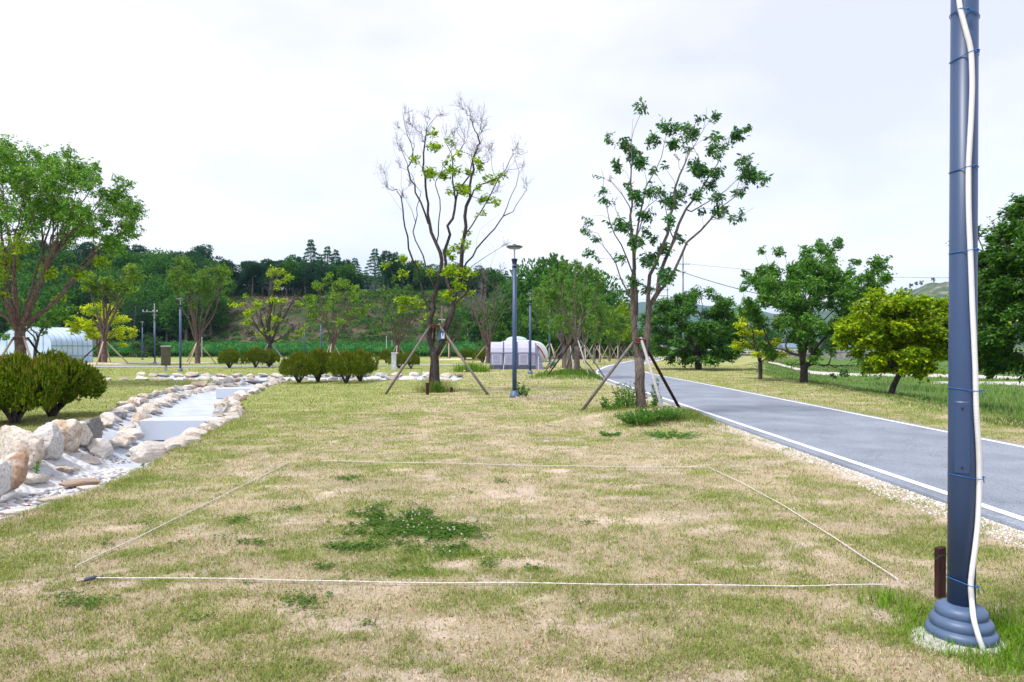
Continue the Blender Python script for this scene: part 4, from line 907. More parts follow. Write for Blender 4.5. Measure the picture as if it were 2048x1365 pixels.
tree('spreading_tree', 'large spreading tree at the left frame edge with many upright stems, propped by poles', (*P(42, 772, 28.0)[:2], 0), 28.0,
     [(42, 772), (41, 720), (41, 690), (40, 655)],
     [[(40, 655), (20, 610, .3), (5, 550, .6), (-10, 480, .8), (-25, 390, .9)], [(38, 652), (30, 590, -.3), (26, 520, -.5), (22, 450, -.6), (10, 380, -.6)], [(44, 655), (58, 590, .4), (80, 510, .8), (105, 440, 1), (150, 370, 1.1)],
      [(44, 650), (75, 600, -.3), (110, 540, -.6), (150, 470, -.9), (205, 400, -1)], [(42, 650), (52, 580, -.6), (66, 500, -1.1), (90, 420, -1.3), (115, 360, -1.4)], [(46, 652), (85, 620, .2), (130, 565, .4), (180, 500, .5), (240, 450, .5)],
      [(36, 655), (0, 620, -.2), (-40, 560, -.5), (-80, 480, -.7), (-130, 410, -.8)], [(40, 650), (38, 580, .7), (45, 500, 1.2), (55, 420, 1.5), (60, 350, 1.6)], [(30, 640), (-20, 570, .5), (-60, 480, 1), (-80, 370, 1)]],
     lb + [(*b, YG) for b in ly], .155, 1.9, big_cols, .22, M_bark_zel, depth=2.6, asp=.42, rtip=.006, bf=.85, expo=.70, pts_per=3, bow=.15, wob=.02)
tb = P(42, 772, 28.0)
support(0, (tb[0], tb[1], 0), 28, 1.95, [(-1.1, -.6), (1.35, -.8), (.9, 1.2), (-.9, 1.1)], 'four pale poles tied round the large tree at the left frame edge', [M_woodp, M_woodp, M_woodd, M_woodg], r=.045, rr=.27)

# ------------------------------------------------------------------ other trees
def gtree(name, label, px, py, D, trunk_top, blobs, leaf, dens, cols, r0, bark, limbs=(), tp=None, **kw):
    b = P(px, py, D); x, y = b[0], b[1]; z = gz(x, y)
    return tree(name, label, (x, y, z), D, tp or [(px, py), (px + 1, (py + trunk_top) / 2), (px, trunk_top)], list(limbs), blobs, leaf, dens, cols, r0, bark, **kw)
def fan(px, top, xs, ytip, spread=.5):
    return [[(px, top), (px + (x - px) * .35, top + (ytip - top) * .45, RS.uniform(-.6, .6)), (x, ytip, RS.uniform(-1, 1))] for x in xs]
# right of the road
gtree('broad_tree', 'broad dark green tree beyond the road in front of the bridge', 1396, 742, 49, 700, ell(1392, 655, 95, 68, 90, 20, 1, 722) + [(1345, 600, 14), (1395, 588, 12), (1432, 592, 14), (1370, 595, 12), (1465, 625, 12), (1480, 660, 10), (1310, 640, 12), (1300, 665, 14)], .22, 3.4, [(.04,.12,.022),(.07,.17,.03),(.03,.085,.02),(.10,.21,.03)], .26, M_bark_dk, style='flat', flatb=.6, limbs=fan(1396, 705, [1330, 1365, 1400, 1440, 1465], 620), asp=.5)
gtree('yellow_tree', 'small yellow green tree beyond the road, left of the tall two stemmed one', 1520, 760, 34, 722, [(1482, 630, 14), (1480, 650, 14), (1500, 640, 14), (1525, 636, 12), (1548, 640, 10), (1495, 665, 18), (1515, 660, 16), (1540, 665, 16), (1490, 690, 18), (1515, 690, 20), (1545, 690, 20), (1565, 680, 12), (1530, 710, 16), (1555, 708, 16), (1502, 706, 14), (1575, 700, 8)], .13, 3.2, YEL[:3] + YG[:1], .1, M_bark_dk, style='flat', flatb=.6, limbs=fan(1520, 725, [1485, 1505, 1540, 1560], 660), asp=.55)
gtree('cherry_tree', 'tall two stemmed tree with drooping lower branches beyond the road', 1607, 768, 31, 726,
      [(1550,490,10),(1556,505,14),(1580,520,20),(1600,500,10),(1625,500,14),(1650,495,14),(1680,498,18),(1710,505,14),(1725,520,12),(1640,520,22),(1600,540,26),(1560,540,20),(1530,535,14),(1510,540,10),(1500,560,14),(1490,575,10),(1520,570,22),(1560,570,26),(1610,570,26),(1660,550,26),(1700,540,22),(1690,575,26),(1640,600,26),(1590,605,24),(1545,605,22),(1505,605,16),(1490,620,14),(1740,560,14),(1765,557,12),(1780,555,8),(1720,570,16),
       (1700,600,20),(1680,630,22),(1640,640,20),(1590,640,18),(1550,640,14),(1570,670,18),(1560,700,14),(1545,690,12),(1690,660,22),(1660,680,20),(1700,690,16),(1640,700,12),(1680,700,12),(1660,715,12),(1690,735,8),(1650,740,8),(1720,710,10),(1725,725,8),(1580,715,10),(1560,725,8),(1670,750,6),(1725,745,6),(1620,660,14),(1755,575,10)] + ell(1615, 588, 112, 72, 80, 18, 91) + ell(1600, 690, 60, 30, 12, 12, 92),
        .14, 4.0, [(.065,.17,.032),(.10,.22,.04),(.045,.12,.026),(.14,.27,.045)],   .17, M_bark_dk, style='droop', asp=.5, wob=.012,
      limbs=[[(1605, 730), (1600, 690), (1597, 640), (1590, 590), (1585, 530)], [(1612, 735), (1628, 700), (1650, 670, -.3), (1690, 650, -.6)], [(1600, 660), (1620, 610, .5), (1650, 560, .8), (1690, 510, 1)], [(1598, 640), (1560, 600, -.5), (1520, 570, -.8)], [(1602, 690), (1640, 660, .5), (1700, 600, .8), (1760, 562, .8)], [(1650, 672, -.3), (1700, 690, -.8), (1725, 730, -1)]])
gtree('maple_tree', 'rounded maple with yellow green leaves and a leaning trunk beyond the road', 1786, 787, 24.3, 748,
      ell(1798, 666, 90, 70, 130, 20, 3, 738) + [(1715,600,18),(1745,592,18),(1780,585,14),(1810,590,18),(1835,605,16),(1700,630,16),(1695,655,16),(1880,640,16),(1888,670,14),(1885,700,14),(1710,690,16),(1730,720,18),(1770,738,14),(1750,735,12),(1830,738,16),(1860,725,16)], .14, 5.5, MAPLE, .10, M_bark_dk, tp=[(1782, 788), (1788, 770), (1797, 752), (1800, 742)], style='flat', flatb=.75, asp=.6,
      limbs=[[(1800, 745), (1815, 730), (1840, 690), (1865, 640)], [(1798, 745), (1780, 715), (1745, 660)], [(1800, 742), (1806, 690), (1800, 620)]])
gtree('maple_tree', 'second yellow green maple, standing behind and right of the leaning one', 1925, 770, 31, 735, ell(1905, 655, 72, 60, 60, 20, 5) + [(1870,600,16),(1900,592,16),(1930,600,16)], .15, 4.5, MAPLE, .1, M_bark_dk, style='flat', flatb=.75, asp=.6)
gtree('large_tree', 'large dark leafed tree cut by the right frame edge', 2130, 800, 20, 700,
      [(1985,420,12),(2000,432,16),(2020,400,12),(2035,425,20),(2060,410,30),(1980,500,18),(2000,520,26),(2030,480,30),(2050,450,30),(1975,545,18),(1985,570,24),(2020,560,34),(2050,520,34),(1970,600,18),(1990,620,28),(2030,620,36),(2060,600,36),(1985,660,24),(2020,680,34),(2050,660,34),(2010,712,22),(2040,720,26),(2035,745,18),(2055,750,16),(2000,470,14),(1968,640,12),(2090,450,50),(2100,560,60),(2120,660,60),(2160,500,70),(2180,620,70),(2000,440,10),(2045,470,24),(2130,400,40)] + ell(2070, 600, 115, 150, 110, 28, 93, 748) + ell(2080, 475, 100, 85, 50, 26, 97),
      .15, 4.2, [(.04,.11,.022),(.065,.15,.028),(.03,.08,.018),(.11,.22,.03)], .26, M_bark_dk, depth=2.2, style='flat', flatb=.7, asp=.5, limbs=[[(2130, 700), (2080, 620), (2030, 540), (2005, 470)], [(2130, 710), (2060, 680), (2000, 640)]])
# left and centre mid distance
gtree('yellow_tree', 'bright yellow leafed tree right of the blue greenhouse', 198, 728, 66, 700, ell(205, 645, 50, 36, 22, 13, 7) + [(165,640,12),(162,660,12),(175,650,14),(258,660,10),(250,668,9),(240,690,8),(178,672,10)], .26, 4.2, YEL[:3], .16, M_bark_grey, style='flat', flatb=.7, limbs=fan(198, 705, [170, 195, 225, 245], 640))
gtree('slender_tree', 'upright tree with green top over the bright yellow one, propped on a sandy mound', 208, 731, 61, 690, ell(225, 570, 58, 40, 26, 15, 8) + [(280,580,10),(268,590,10),(190,600,12),(215,620,10),(235,610,12)], .22, 2.2, YG[:2] + GREEN[:2], .26, M_bark_zel, style='flat', flatb=.7, limbs=fan(208, 692, [180, 200, 225, 250, 270], 600), bf=.9)
gtree('slender_tree', 'upright vase shaped tree right of the lamp post and the bronze box', 395, 728, 64, 690, ell(400, 555, 58, 34, 30, 14, 9) + [(350,560,10),(452,580,9),(460,600,8),(360,580,10),(420,600,12),(380,610,10),(445,545,10),(340,545,8)], .22, 2.2, GREEN + YG[:1], .24, M_bark_zel, style='droop', limbs=fan(395, 692, [355, 375, 400, 430, 450], 590), bf=.9)
gtree('yellow_tree', 'sparse lime tree with bare dark stems behind the round shrubs on the left', 539, 735, 58, 692, [(548,545,14),(560,550,12),(535,545,10),(545,562,12),(570,545,8),(552,575,8),(482,612,10),(495,620,12),(478,605,8),(510,628,12),(525,610,14),(545,605,12),(560,600,10),(575,605,10),(590,605,8),(520,640,12),(505,645,12),(540,635,12),(560,640,10),(525,660,10),(550,665,8),(600,655,8),(590,665,10),(575,672,7),(510,668,8),(495,592,6),(540,680,6)], .24, 2.8, YEL[2:] + YG[:2] + YEL[:1], .26, M_bark_dk, style='flat', flatb=.6, limbs=fan(539, 695, [490, 515, 535, 550, 575, 590], 600), bare=ell(545, 610, 60, 60, 14, 10, 12), bf=.9)
gtree('slender_tree', 'loose crowned green tree above the middle round shrubs', 664, 735, 58, 692, ell(672, 600, 60, 52, 34, 11, 10) + [(645,560,10),(668,552,10),(700,570,10),(725,580,8),(640,600,10),(715,620,9)], .2, 1.5, GREEN[:2] + YG[:2], .2, M_bark_zel, limbs=fan(664, 695, [630, 650, 680, 710, 725], 600), bf=.9)
gtree('slender_tree', 'thin crowned green tree with many fine stems left of the half bare tree', 795, 726, 72, 692, ell(797, 620, 58, 50, 30, 11, 11) + [(790,560,10),(815,570,9),(770,580,10),(840,600,9)], .24, 1.2, GREEN[:2] + DARKG[:1], .22, M_bark_zel, limbs=fan(795, 695, [755, 780, 800, 825, 845], 600), bare=ell(797, 630, 50, 40, 12, 10, 13), bf=.9)
gtree('slender_tree', 'nearly bare tree standing behind the left end of the awning', 975, 722, 68, 695, ell(975, 650, 50, 45, 14, 9, 14) + [(960,690,10),(955,700,9),(985,672,9)], .22, 1.2, GREEN[:2] + DARKG[:1], .26, M_bark_zel, limbs=fan(975, 697, [930, 950, 975, 1000, 1020], 600), bare=ell(980, 600, 55, 48, 30, 12, 15), bf=.5, twig=5)
gtree('bushy_tree', 'bright green bush tree at the left edge behind the propped trunk', 70, 735, 46, 715, ell(85, 632, 40, 30, 20, 14, 16, 660) + [(125,600,12),(135,595,8),(115,615,14),(40,650,14),(20,665,14),(0,672,14),(60,662,12),(30,640,14),(-10,650,20),(10,625,16)], .22, 2.4, [(.07,.17,.018),(.10,.22,.022),(.045,.12,.016)], .12, M_bark_dk, style='flat', flatb=.5)
# cluster by the road
RCOL = [(.07,.17,.03),(.10,.21,.035),(.14,.26,.04),(.05,.12,.028)]
gtree('roadside_tree', 'nearest of the leafy trees left of the road, its props on a grassy mound', 1153, 757, 34.5, 690, ell(1150, 590, 58, 62, 44, 13, 17) + [(1130,530,12),(1155,525,12),(1180,535,12),(1110,545,12),(1195,570,12),(1120,640,14),(1180,650,12),(1100,600,14),(1205,610,9),(1135,660,10)], .15, 1.7, RCOL, .17, M_bark_grey, limbs=fan(1153, 692, [1110, 1135, 1150, 1170, 1195], 590), bf=.45)
gtree('roadside_tree', 'leafy tree just behind and left of the nearest roadside one', 1139, 746, 42.5, 692, ell(1118, 605, 50, 58, 34, 13, 18) + [(1090,560,12),(1100,540,10),(1075,600,12),(1085,650,12)], .18, 1.7, RCOL, .19, M_bark_grey, limbs=fan(1139, 694, [1090, 1110, 1135, 1155], 600), bf=.45)
gtree('roadside_tree', 'leafy tree standing third in the group by the awning, farther back', 1128, 741, 47, 692, ell(1090, 625, 40, 50, 24, 13, 19), .2, 1.7, RCOL, .19, M_bark_grey, limbs=fan(1128, 694, [1070, 1090, 1110], 620), bf=.45)
row = [(1169, 731, 62, 1175, 620, 30, 55), (1188, 729, 66, 1195, 630, 26, 48), (1199, 727, 72, 1205, 640, 22, 42), (1219, 724, 80, 1222, 645, 22, 38), (1236, 722, 88, 1238, 645, 20, 36), (1247, 719, 98, 1248, 655, 17, 30), (1255, 716, 112, 1255, 662, 14, 24)]
ordn = ['first', 'second', 'third', 'fourth', 'fifth', 'sixth', 'last and smallest']
for k, (px, py, D, cxx, cyy, rx, ry) in enumerate(row):
    yy = [RCOL, RCOL, YG + RCOL, RCOL, YG, YG + RCOL, RCOL][k]
    gtree('row_tree', f'slim propped tree, {ordn[k]} in the row leading away along the left road edge', px, py, D, 695, ell(cxx, cyy, rx, ry, 24, 11, 30 + k), .24, 1.6, yy, .14, M_bark_grey, group='trees in the row along the road', limbs=fan(px, 697, [cxx - rx * .6, cxx, cxx + rx * .6], cyy), bf=.45, pts_per=1)
# supports of the distant trees
def sup_at(px, py, D, label, mats, n=3, sp=1.25, h=1.7, a0=.4, group='props of the planted trees', r=.04):
    b = P(px, py, D); z = gz(b[0], b[1]); feet = [(sp * math.cos(a0 + k * 6.283 / n), sp * math.sin(a0 + k * 6.283 / n)) for k in range(n)]
    support(0, (b[0], b[1], z), D, h, feet, label, mats, r=r, rr=.16, group=group)
sup_at(1153, 757, 34.5, 'grey and brown props of the nearest roadside tree', [M_woodg, M_wood, M_woodd], 4, 1.65, 1.75, .3)
sup_at(1139, 746, 42.5, 'props of the tree just behind the nearest roadside one', [M_wood, M_woodg], 4, 1.7, 1.75, .1)
sup_at(1128, 741, 47, 'props of the third tree in the group by the awning', [M_wood, M_woodd], 4, 1.7, 1.75, .6)
for k, (px, py, D, *_r) in enumerate(row): sup_at(px, py, D, f'props of the {ordn[k]} tree in the row along the left road edge', [M_woodp, M_woodg], 3, 1.3, 1.8, .5 + k)
sup_at(208, 731, 61, 'pale and dark props of the tree on the sandy mound right of the greenhouse', [M_woodp, M_woodp, M_woodd, M_woodp], 4, 2.1, 1.9, .25, r=.06)
sup_at(395, 728, 64, 'pale props of the vase shaped tree right of the bronze box', [M_woodp], 3, 1.7, 1.9, .5, r=.05)
sup_at(539, 735, 58, 'grey props of the sparse lime tree', [M_woodg], 3, 1.7, 1.9, .2, r=.055)
sup_at(664, 735, 58, 'pale props of the loose crowned tree behind the middle shrubs', [M_woodp], 3, 1.2, 1.9, .5, r=.05)
sup_at(795, 726, 72, 'pale props of the thin crowned tree left of the half bare tree', [M_woodp], 3, 1.3, 1.8, .5, r=.05)
sup_at(898, 718, 88, 'pale props on the sandy mound seen behind the half bare trunk', [M_woodp], 3, 1.8, 2.2, .6, r=.06)
gtree('slender_tree', 'small distant tree on the sandy mound behind the half bare trunk', 898, 718, 88, 698, ell(900, 655, 32, 30, 18, 9, 61), .25, 1.4, DARKG, .2, M_bark_zel, bf=.9)
sup_at(975, 722, 68, 'pale and dark props of the nearly bare tree behind the awning', [M_woodd, M_woodp], 3, 1.7, 1.8, .9, r=.05)
sup_at(1100, 720, 78, 'pale props behind the caravan hitch', [M_woodp], 3, 1.7, 2.0, .9, r=.05)

# ------------------------------------------------------------------ round multi stem shrubs
def shrub_meshes(seed, n_tuft, warm, needles=7, nl=.085, wide=.010):
    R = np.random.RandomState(seed); sk = Skeleton((0, 0, -.05)); sk.limb([(0, 0, .06)], 0, .05, 0)
    T = []
    for k in range(6):
        a = k * 1.047 + R.uniform(-.3, .3); q = R.uniform(.2, .42); sk.limb([(.03 * math.cos(a), .03 * math.sin(a), .03), (q * .5 * math.cos(a), q * .5 * math.sin(a), .2), (q * math.cos(a), q * math.sin(a), .42)], 0, .1, .008)
    for k in range(44):
        a = R.uniform(0, 6.283); q = R.uniform(.1, 1) ** .5; T.append((.66 * q * math.cos(a), .66 * q * math.sin(a), .48 + .25 * (1 - q) + R.uniform(-.08, .15)))
    sk.grow(T, .25, .2, 4, .15, .015); tg = sk.geo(.085, .005, .6, 7)
    # crown: lumpy flattened dome of upright shoots
    L = [(0, 0, .56, .42), (0, 0, .68, .34)] + [(.60 * q * math.cos(a), .60 * q * math.sin(a), .52 - .08 * q + R.uniform(-.12, .12), R.uniform(.26, .37)) for a, q in zip(np.arange(11) * .5712 * 4, R.uniform(.5, 1.0, 11))]
    pts = []; nor = []
    while len(pts) < n_tuft:
        c = L[R.randint(len(L))]; d = R.normal(size=3); d /= np.linalg.norm(d)
        if d[2] < -.75: continue
        rr = R.uniform(.72, 1.0); p = np.array(c[:3]) + d * c[3] * rr * np.array([1.05, 1.05, .92])
        if p[2] < .17 + .1 * R.rand(): continue
        if any(np.linalg.norm((p - np.array(q[:3])) / [1.05, 1.05, .92]) < q[3] * .62 for q in L): continue
        pts.append(p); nor.append(d)
    pts = np.array(pts); nor = np.array(nor)
    up = nor * .7 + np.array([0, 0, .9]); up /= np.linalg.norm(up, axis=1)[:, None]
    c = np.repeat(pts, needles, 0); u = np.repeat(up, needles, 0); n = len(c); s = R.uniform(0, 1, n)
    c = c + u * (s * nl * 1.2)[:, None]; ax = u * 1.0 + R.normal(size=(n, 3)) * .5
    topness = np.clip((pts[:, 2] - .62) / .35, 0, 1); ct = np.repeat(topness, needles)
    base = palette(n, [(.085, .15, .014), (.13, .20, .018), (.05, .10, .014), (.19, .26, .025)], var=.2)
    cand = (R.rand(n) < warm * (.25 + .75 * ct)) & (s > .35)
    base[cand] = palette(int(cand.sum()), [(.26, .15, .05), (.30, .22, .06), (.20, .20, .04)], var=.2)
    g = Geo(); g.add(*leaf_quads(c, n, ax, nl * R.uniform(.6, 1.15, n), wide / nl * 2.2, base))
    # long shoots on the top
    k = R.rand(len(pts)) < .5; q = pts[k]; m = len(q); a2 = up[k] * .4 + np.array([0, 0, 1.]) + R.normal(size=(m, 3)) * .12
    g.add(*leaf_quads(q, m, a2, nl * (2.2 if warm < .2 else 1.3) * R.uniform(.6, 1.4, m), .12, palette(m, [(.30, .19, .06), (.20, .24, .035), (.22, .17, .05)] if warm > .2 else [(.18, .26, .03), (.26, .30, .045), (.27, .20, .06)])))
    return tg, g
SH = []
for sd_, nt_, wm, nd, nl in ((1, 3600, .10, 9, .066), (2, 3600, .16, 9, .066), (3, 1800, .40, 7, .08), (4, 1800, .45, 7, .08), (5, 1300, .75, 6, .09)):
    tg, cg = shrub_meshes(sd_, nt_, wm, nd, nl)
    a = tg.build('stems', M_bark_dk, smooth=True); b = cg.build('crown', M_needle, cols=True); SH.append((a.data, b.data)); bpy.data.objects.remove(a); bpy.data.objects.remove(b)
def shrub(px, pb, w_px, pt, v, label, group, rz=0, D=None):
    D = D or 2184 / (pb - 695); x = (px - CX) / FPX * D; w = w_px / FPX * D; h = (pb - pt) / FPX * D
    o = thing('round_shrub', label, 'shrub', (x, D, gz(x, D)), group, rz); o.scale = (w / 1.75, w / 1.75, h / 1.02)
    for nm, me in zip(('stems', 'crown'), SH[v]):
        c = bpy.data.objects.new(nm, me); COL.objects.link(c); c.parent = o
    return o
gg = 'clipped round shrubs'
shrub(106, 834, 185, 708, 0, 'large feathery green shrub right of the pair at the left frame edge', gg, .3)
shrub(30, 848, 175, 712, 1, 'large feathery green shrub in the middle of the three at the left frame edge', gg, 1.3)
shrub(-45, 850, 170, 735, 0, 'large feathery green shrub cut by the left frame edge', gg, 4)
shrub(598, 767, 78, 706, 2, 'dark clipped shrub, leftmost of the four in front of the cross stream', gg, .5)
shrub(636, 764, 78, 699, 3, 'dark clipped shrub, second from the left of the four before the cross stream', gg, 1.5)
shrub(692, 767, 76, 705, 2, 'dark clipped shrub, third of the four before the cross stream', gg, 3)
shrub(720, 763, 72, 701, 3, 'dark clipped shrub, rightmost of the four before the cross stream', gg, 2)
shrub(459, 737, 54, 699, 2, 'lone round shrub on the far lawn, leftmost of the far three', gg, 2.2)
shrub(511, 736, 52, 696, 3, 'round shrub on the far lawn, middle of the far three', gg, .9)
shrub(538, 735, 42, 699, 2, 'round shrub on the far lawn, rightmost of the far three', gg, 4.2)
shrub(772, 727, 30, 699, 3, 'small round shrub just left of the pale grey service post', gg, .4)
shrub(798, 737, 44, 706, 4, 'reddish brown clipped shrub touching the pale grey service post', gg, .9)
shrub(822, 738, 38, 706, 2, 'green clipped shrub right of the reddish brown one by the service post', gg, 3.1)
shrub(948, 722, 36, 700, 2, 'distant round shrub left of the awning', gg, 1.0)
shrub(965, 726, 36, 702, 3, 'distant round shrub touching the left side of the awning', gg, 2.0)
shrub(930, 722, 26, 702, 3, 'distant round shrub farthest left of the pair by the awning', gg, 5.0)

# ------------------------------------------------------------------ boxes and posts
c = G(332, 742); o = thing('electric_box', 'bronze brown box on a short foot left of the lamp post on the left lawn', 'electric box', (c[0], c[1], 0), None, .35)
Geo().box((0, 0, 1.0), (.56, .42, 1.28), bev=.02).build('cabinet', M_bronze, o); Geo().box((0, 0, 1.665), (.62, .48, .06), bev=.015).build('lid', M_steel, o)
Geo().tube([(0, 0, .03), (0, 0, .4)], .08, 12).build('foot', M_steel, o); Geo().box((0, 0, .02), (.34, .34, .04)).build('base_plate', M_steel, o); Geo().box((0, -.216, 1.0), (.48, .012, 1.16), bev=.004).build('door', M_bronze, o)
c = G(1039, 738); o = thing('electric_box', 'dark bronze box on a post standing before the awning, beside the tall lamp post', 'electric box', (c[0], c[1] , 0), None, .1)
Geo().box((0, 0, .82), (.30, .28, 1.0), bev=.02).build('cabinet', M_bronze, o); Geo().box((0, 0, 1.33), (.32, .3, .04), bev=.01).build('lid', M_bronze, o); Geo().tube([(0, 0, 0), (0, 0, .35)], .05, 10).build('foot', M_steel, o); Geo().box((0, 0, .02), (.26, .26, .04)).build('base_plate', M_steel, o)
M_lgrey = simple('pale_grey_paint', (.50, .54, .60), .5)
c = G(788, 741); o = thing('service_post', 'pale grey upright service post beside the reddish brown shrub', 'service post', (c[0], c[1], 0), None, .1)
Geo().box((0, 0, .58), (.32, .30, 1.16), bev=.02).build('body', M_lgrey, o); Geo().box((.04, 0, 1.19), (.46, .36, .08), bev=.015).build('hood', M_lgrey, o); Geo().box((.02, -.156, .92), (.18, .015, .14), bev=.004).build('meter_window', M_steel, o); Geo().box((.0, -.156, .3), (.06, .015, .16)).build('label_plate', M_white, o)
for px, py, D, H_, lab in [(773, None, 105, 3.2, 'thin white pole standing left of the service post in the distance'), (784, None, 112, 2.7, 'thinner white pole right of the other thin white pole'), (404, None, 100, 3.0, 'thin grey pole in front of the crop rows')]:
    x = (px - CX) / FPX * D; o = thing('thin_pole', lab, 'pole', (x, D, gz(x, D))); Geo().tube([(0, 0, 0), (0, 0, H_)], .05, 8).build('shaft', M_lgrey, o); Geo().box((0, 0, H_ + .04), (.14, .14, .08), bev=.01).build('cap', M_lgrey, o)
c = P(1320, 712, 84); o = thing('marker_post', 'thin leaning yellow post beside the far bend of the road', 'post', (c[0], c[1], gz(c[0], c[1])), None); o.rotation_euler = (0, .16, 0)
Geo().tube([(0, 0, 0), (0, 0, 1.75)], .05, 8).build('shaft', M_yellow, o); Geo().tube([(0, 0, 1.75), (0, 0, 1.9)], .07, 8).build('cap', M_yellow, o)
c = P(1361, 722, 72); o = thing('hazard_board', 'white marker board with black and yellow slanting stripes under the broad dark tree', 'marker board', (c[0], c[1], gz(c[0], c[1])), None, .0)
Geo().box((0, 0, .65), (.34, .06, 1.3), bev=.01).build('board', M_white, o)
for k in range(4):
    z = .72 + k * .15; g = Geo(); s_ = .07
    V_ = [(-.15, -.034, z), (.15, -.034, z + .12), (.15, -.034, z + .12 + s_), (-.15, -.034, z + s_)]; V_ += [(a, b - .006, c_) for a, b, c_ in V_]
    g.add(V_, np.array([[0, 1, 2, 3], [7, 6, 5, 4], [0, 4, 5, 1], [1, 5, 6, 2], [2, 6, 7, 3], [3, 7, 4, 0]])); g.build('stripe', M_yellow if k % 2 == 0 else M_black, o)
c = P(1368, 722, 72); o = thing('marker_post', 'short slim yellow post right beside the striped marker board', 'post', (c[0], c[1], gz(c[0], c[1]))); Geo().tube([(0, 0, 0), (0, 0, .9)], .04, 8).build('shaft', M_yellow, o)

# utility poles and wires
def upole(px, D, top_py, arms, label, r=.16):
    x = (px - CX) / FPX * D; z0 = gz(x, D); H_ = CAMH + (HOR - top_py) / FPX * D - z0
    o = thing('utility_pole', label, 'utility pole', (x, D, z0)); Geo().tube([(0, 0, 0), (0, 0, H_ * .5), (0, 0, H_)], [r * 1.1, r * .85, r * .55], 10).build('shaft', M_upole, o, smooth=True)
    for py, l, off in arms:
        z = CAMH + (HOR - py) / FPX * D - z0; Geo().box((off, -.16, z), (l, .1, .1)).build('crossarm', M_upole, o)
        for q in (-.46, -.2, .2, .46): Geo().lathe([(.05, 0), (.07, .08), (.05, .12), (.065, .2), (.02, .24)], 8, (off + q * l, -.16, z + .05)).build('insulator', M_white, o)
    return (x, D, z0, H_)
M_upole = simple('weathered_concrete_pole', (.20, .23, .28), .8)
u1 = upole(1366, 96, 500, [(529, 2.0, .0), (545, .8, -.1)], 'tall utility pole with a crossarm behind the broad dark tree')
u2 = upole(1335, 150, 566, [(580, 1.9, -.6), (592, 2.6, -.9)], 'more distant utility pole left of the tall one')
u3 = upole(309, 108, 607, [(624, 2.4, -.6)], 'utility pole behind the lamp posts on the left, before the wooded slope', .14)
u4 = upole(297, 140, 616, [(626, 1.5, .2)], 'thin far utility pole just left of the other on the wooded slope', .1)
def wire(a, b, sag, label, r=.02, grp='overhead wires'):
    t = np.linspace(0, 1, 30)[:, None]; p = np.array(a) * (1 - t) + np.array(b) * t; p[:, 2] -= sag * 4 * (t * (1 - t))[:, 0]
    tag(Geo().tube(p, r, 5).build('overhead_wire', M_poledark), label, 'wire', grp)
wire(P(1366, 545, 95.8), P(1980, 640, 70), 1.5, 'thick black overhead wire running right from the tall utility pole', .05)
wire(P(1384, 529, 95.8), P(2300, 545, 80), 1.2, 'faint overhead wire high at the right, above the leaning maple')
wire(P(1356, 529, 95.8), P(1335, 580, 150), .6, 'wire between the two utility poles')
wire(P(1270, 600, 210), P(1335, 580, 150), .8, 'wire running left from the more distant utility pole')
wire(P(309, 624, 108), P(-60, 640, 92), 1.2, 'wire running left from the utility pole on the left')
wire(P(309, 655, 108), P(900, 665, 118), 2.2, 'thin wire crossing in front of the hillside')

# ------------------------------------------------------------------ awning and caravan
M_aw1 = simple('pale_lilac_fabric', (.43, .43, .56), .8, .2, var=.06, scale=3); M_aw2 = simple('grey_violet_fabric', (.25, .25, .40), .8, .2, var=.08); M_awd = simple('dark_blue_grey_fabric', (.07, .085, .14), .8, .2)
M_pane = simple('milky_window_film', (.27, .28, .42), .35, .4, var=.12, scale=4)
AD = 49.6; c0 = P(981, 739, AD); AW = 104 / FPX * AD
o = thing('awning_tent', 'pale lilac inflatable awning with dark arch bands and window panels', 'tent', (c0[0], AD, 0))
prof = [(0, 0), (.05, .5), (.12, 1.15), (.30, 1.55), (.62, 1.82), (1.05, 1.96), (1.9, 2.0)]
def prof_sheet(x0, x1, prof, off=0.0, mat=None, name='panel', parent=None, thick=.02):
    p = np.array(prof, float); d = np.gradient(p, axis=0); nrm = np.stack([-d[:, 1], d[:, 0]], 1); nrm /= np.linalg.norm(nrm, axis=1)[:, None]
    a = p + nrm * off; b = p + nrm * (off - thick); m = len(p); V = []
    for x in (x0, x1):
        V += [(x, q[0], q[1]) for q in a] + [(x, q[0], q[1]) for q in b]
    F = []
    for k in range(m - 1):
        F += [[k, k + 1, 2 * m + k + 1, 2 * m + k], [m + k + 1, m + k, 3 * m + k, 3 * m + k + 1], [k + 1, k, m + k, m + k + 1], [2 * m + k, 2 * m + k + 1, 3 * m + k + 1, 3 * m + k]]
    g = Geo(); g.add(V, np.array(F)); return g.build(name, mat, parent, smooth=False)
def fine(prof, n=24):
    p = np.array(prof, float); t = np.r_[0, np.cumsum(np.linalg.norm(np.diff(p, axis=0), axis=1))]; q = np.linspace(0, t[-1], n); return np.stack([np.interp(q, t, p[:, 0]), np.interp(q, t, p[:, 1])], 1)
fp = fine(prof, 26); X1 = AW * .86
low = fp[fp[:, 1] <= 1.22]; up = fp[fp[:, 1] >= 1.18]
prof_sheet(.0, X1, up, 0, M_aw1, 'roof', o); prof_sheet(0, X1, low, 0, M_aw2, 'front_wall', o); prof_sheet(-.01, X1 + .01, [(-.01, 0), (.02, .26)], .03, M_awd, 'skirt', o)
Geo().box((X1 / 2, .08, 1.22), (X1, .03, .045)).build('trim', M_aw2, o)
for k, (a, b) in enumerate([(.10, .80), (1.02, 1.68), (2.08, 2.72)]):
    w = prof_sheet(a, b, [(.01, .34), (.06, .72), (.115, 1.12)], .012, M_aw1, 'window_frame', o); prof_sheet(a + .09, b - .09, [(.02, .42), (.06, .72), (.105, 1.04)], .02, M_pane, 'window_film', w, .004)
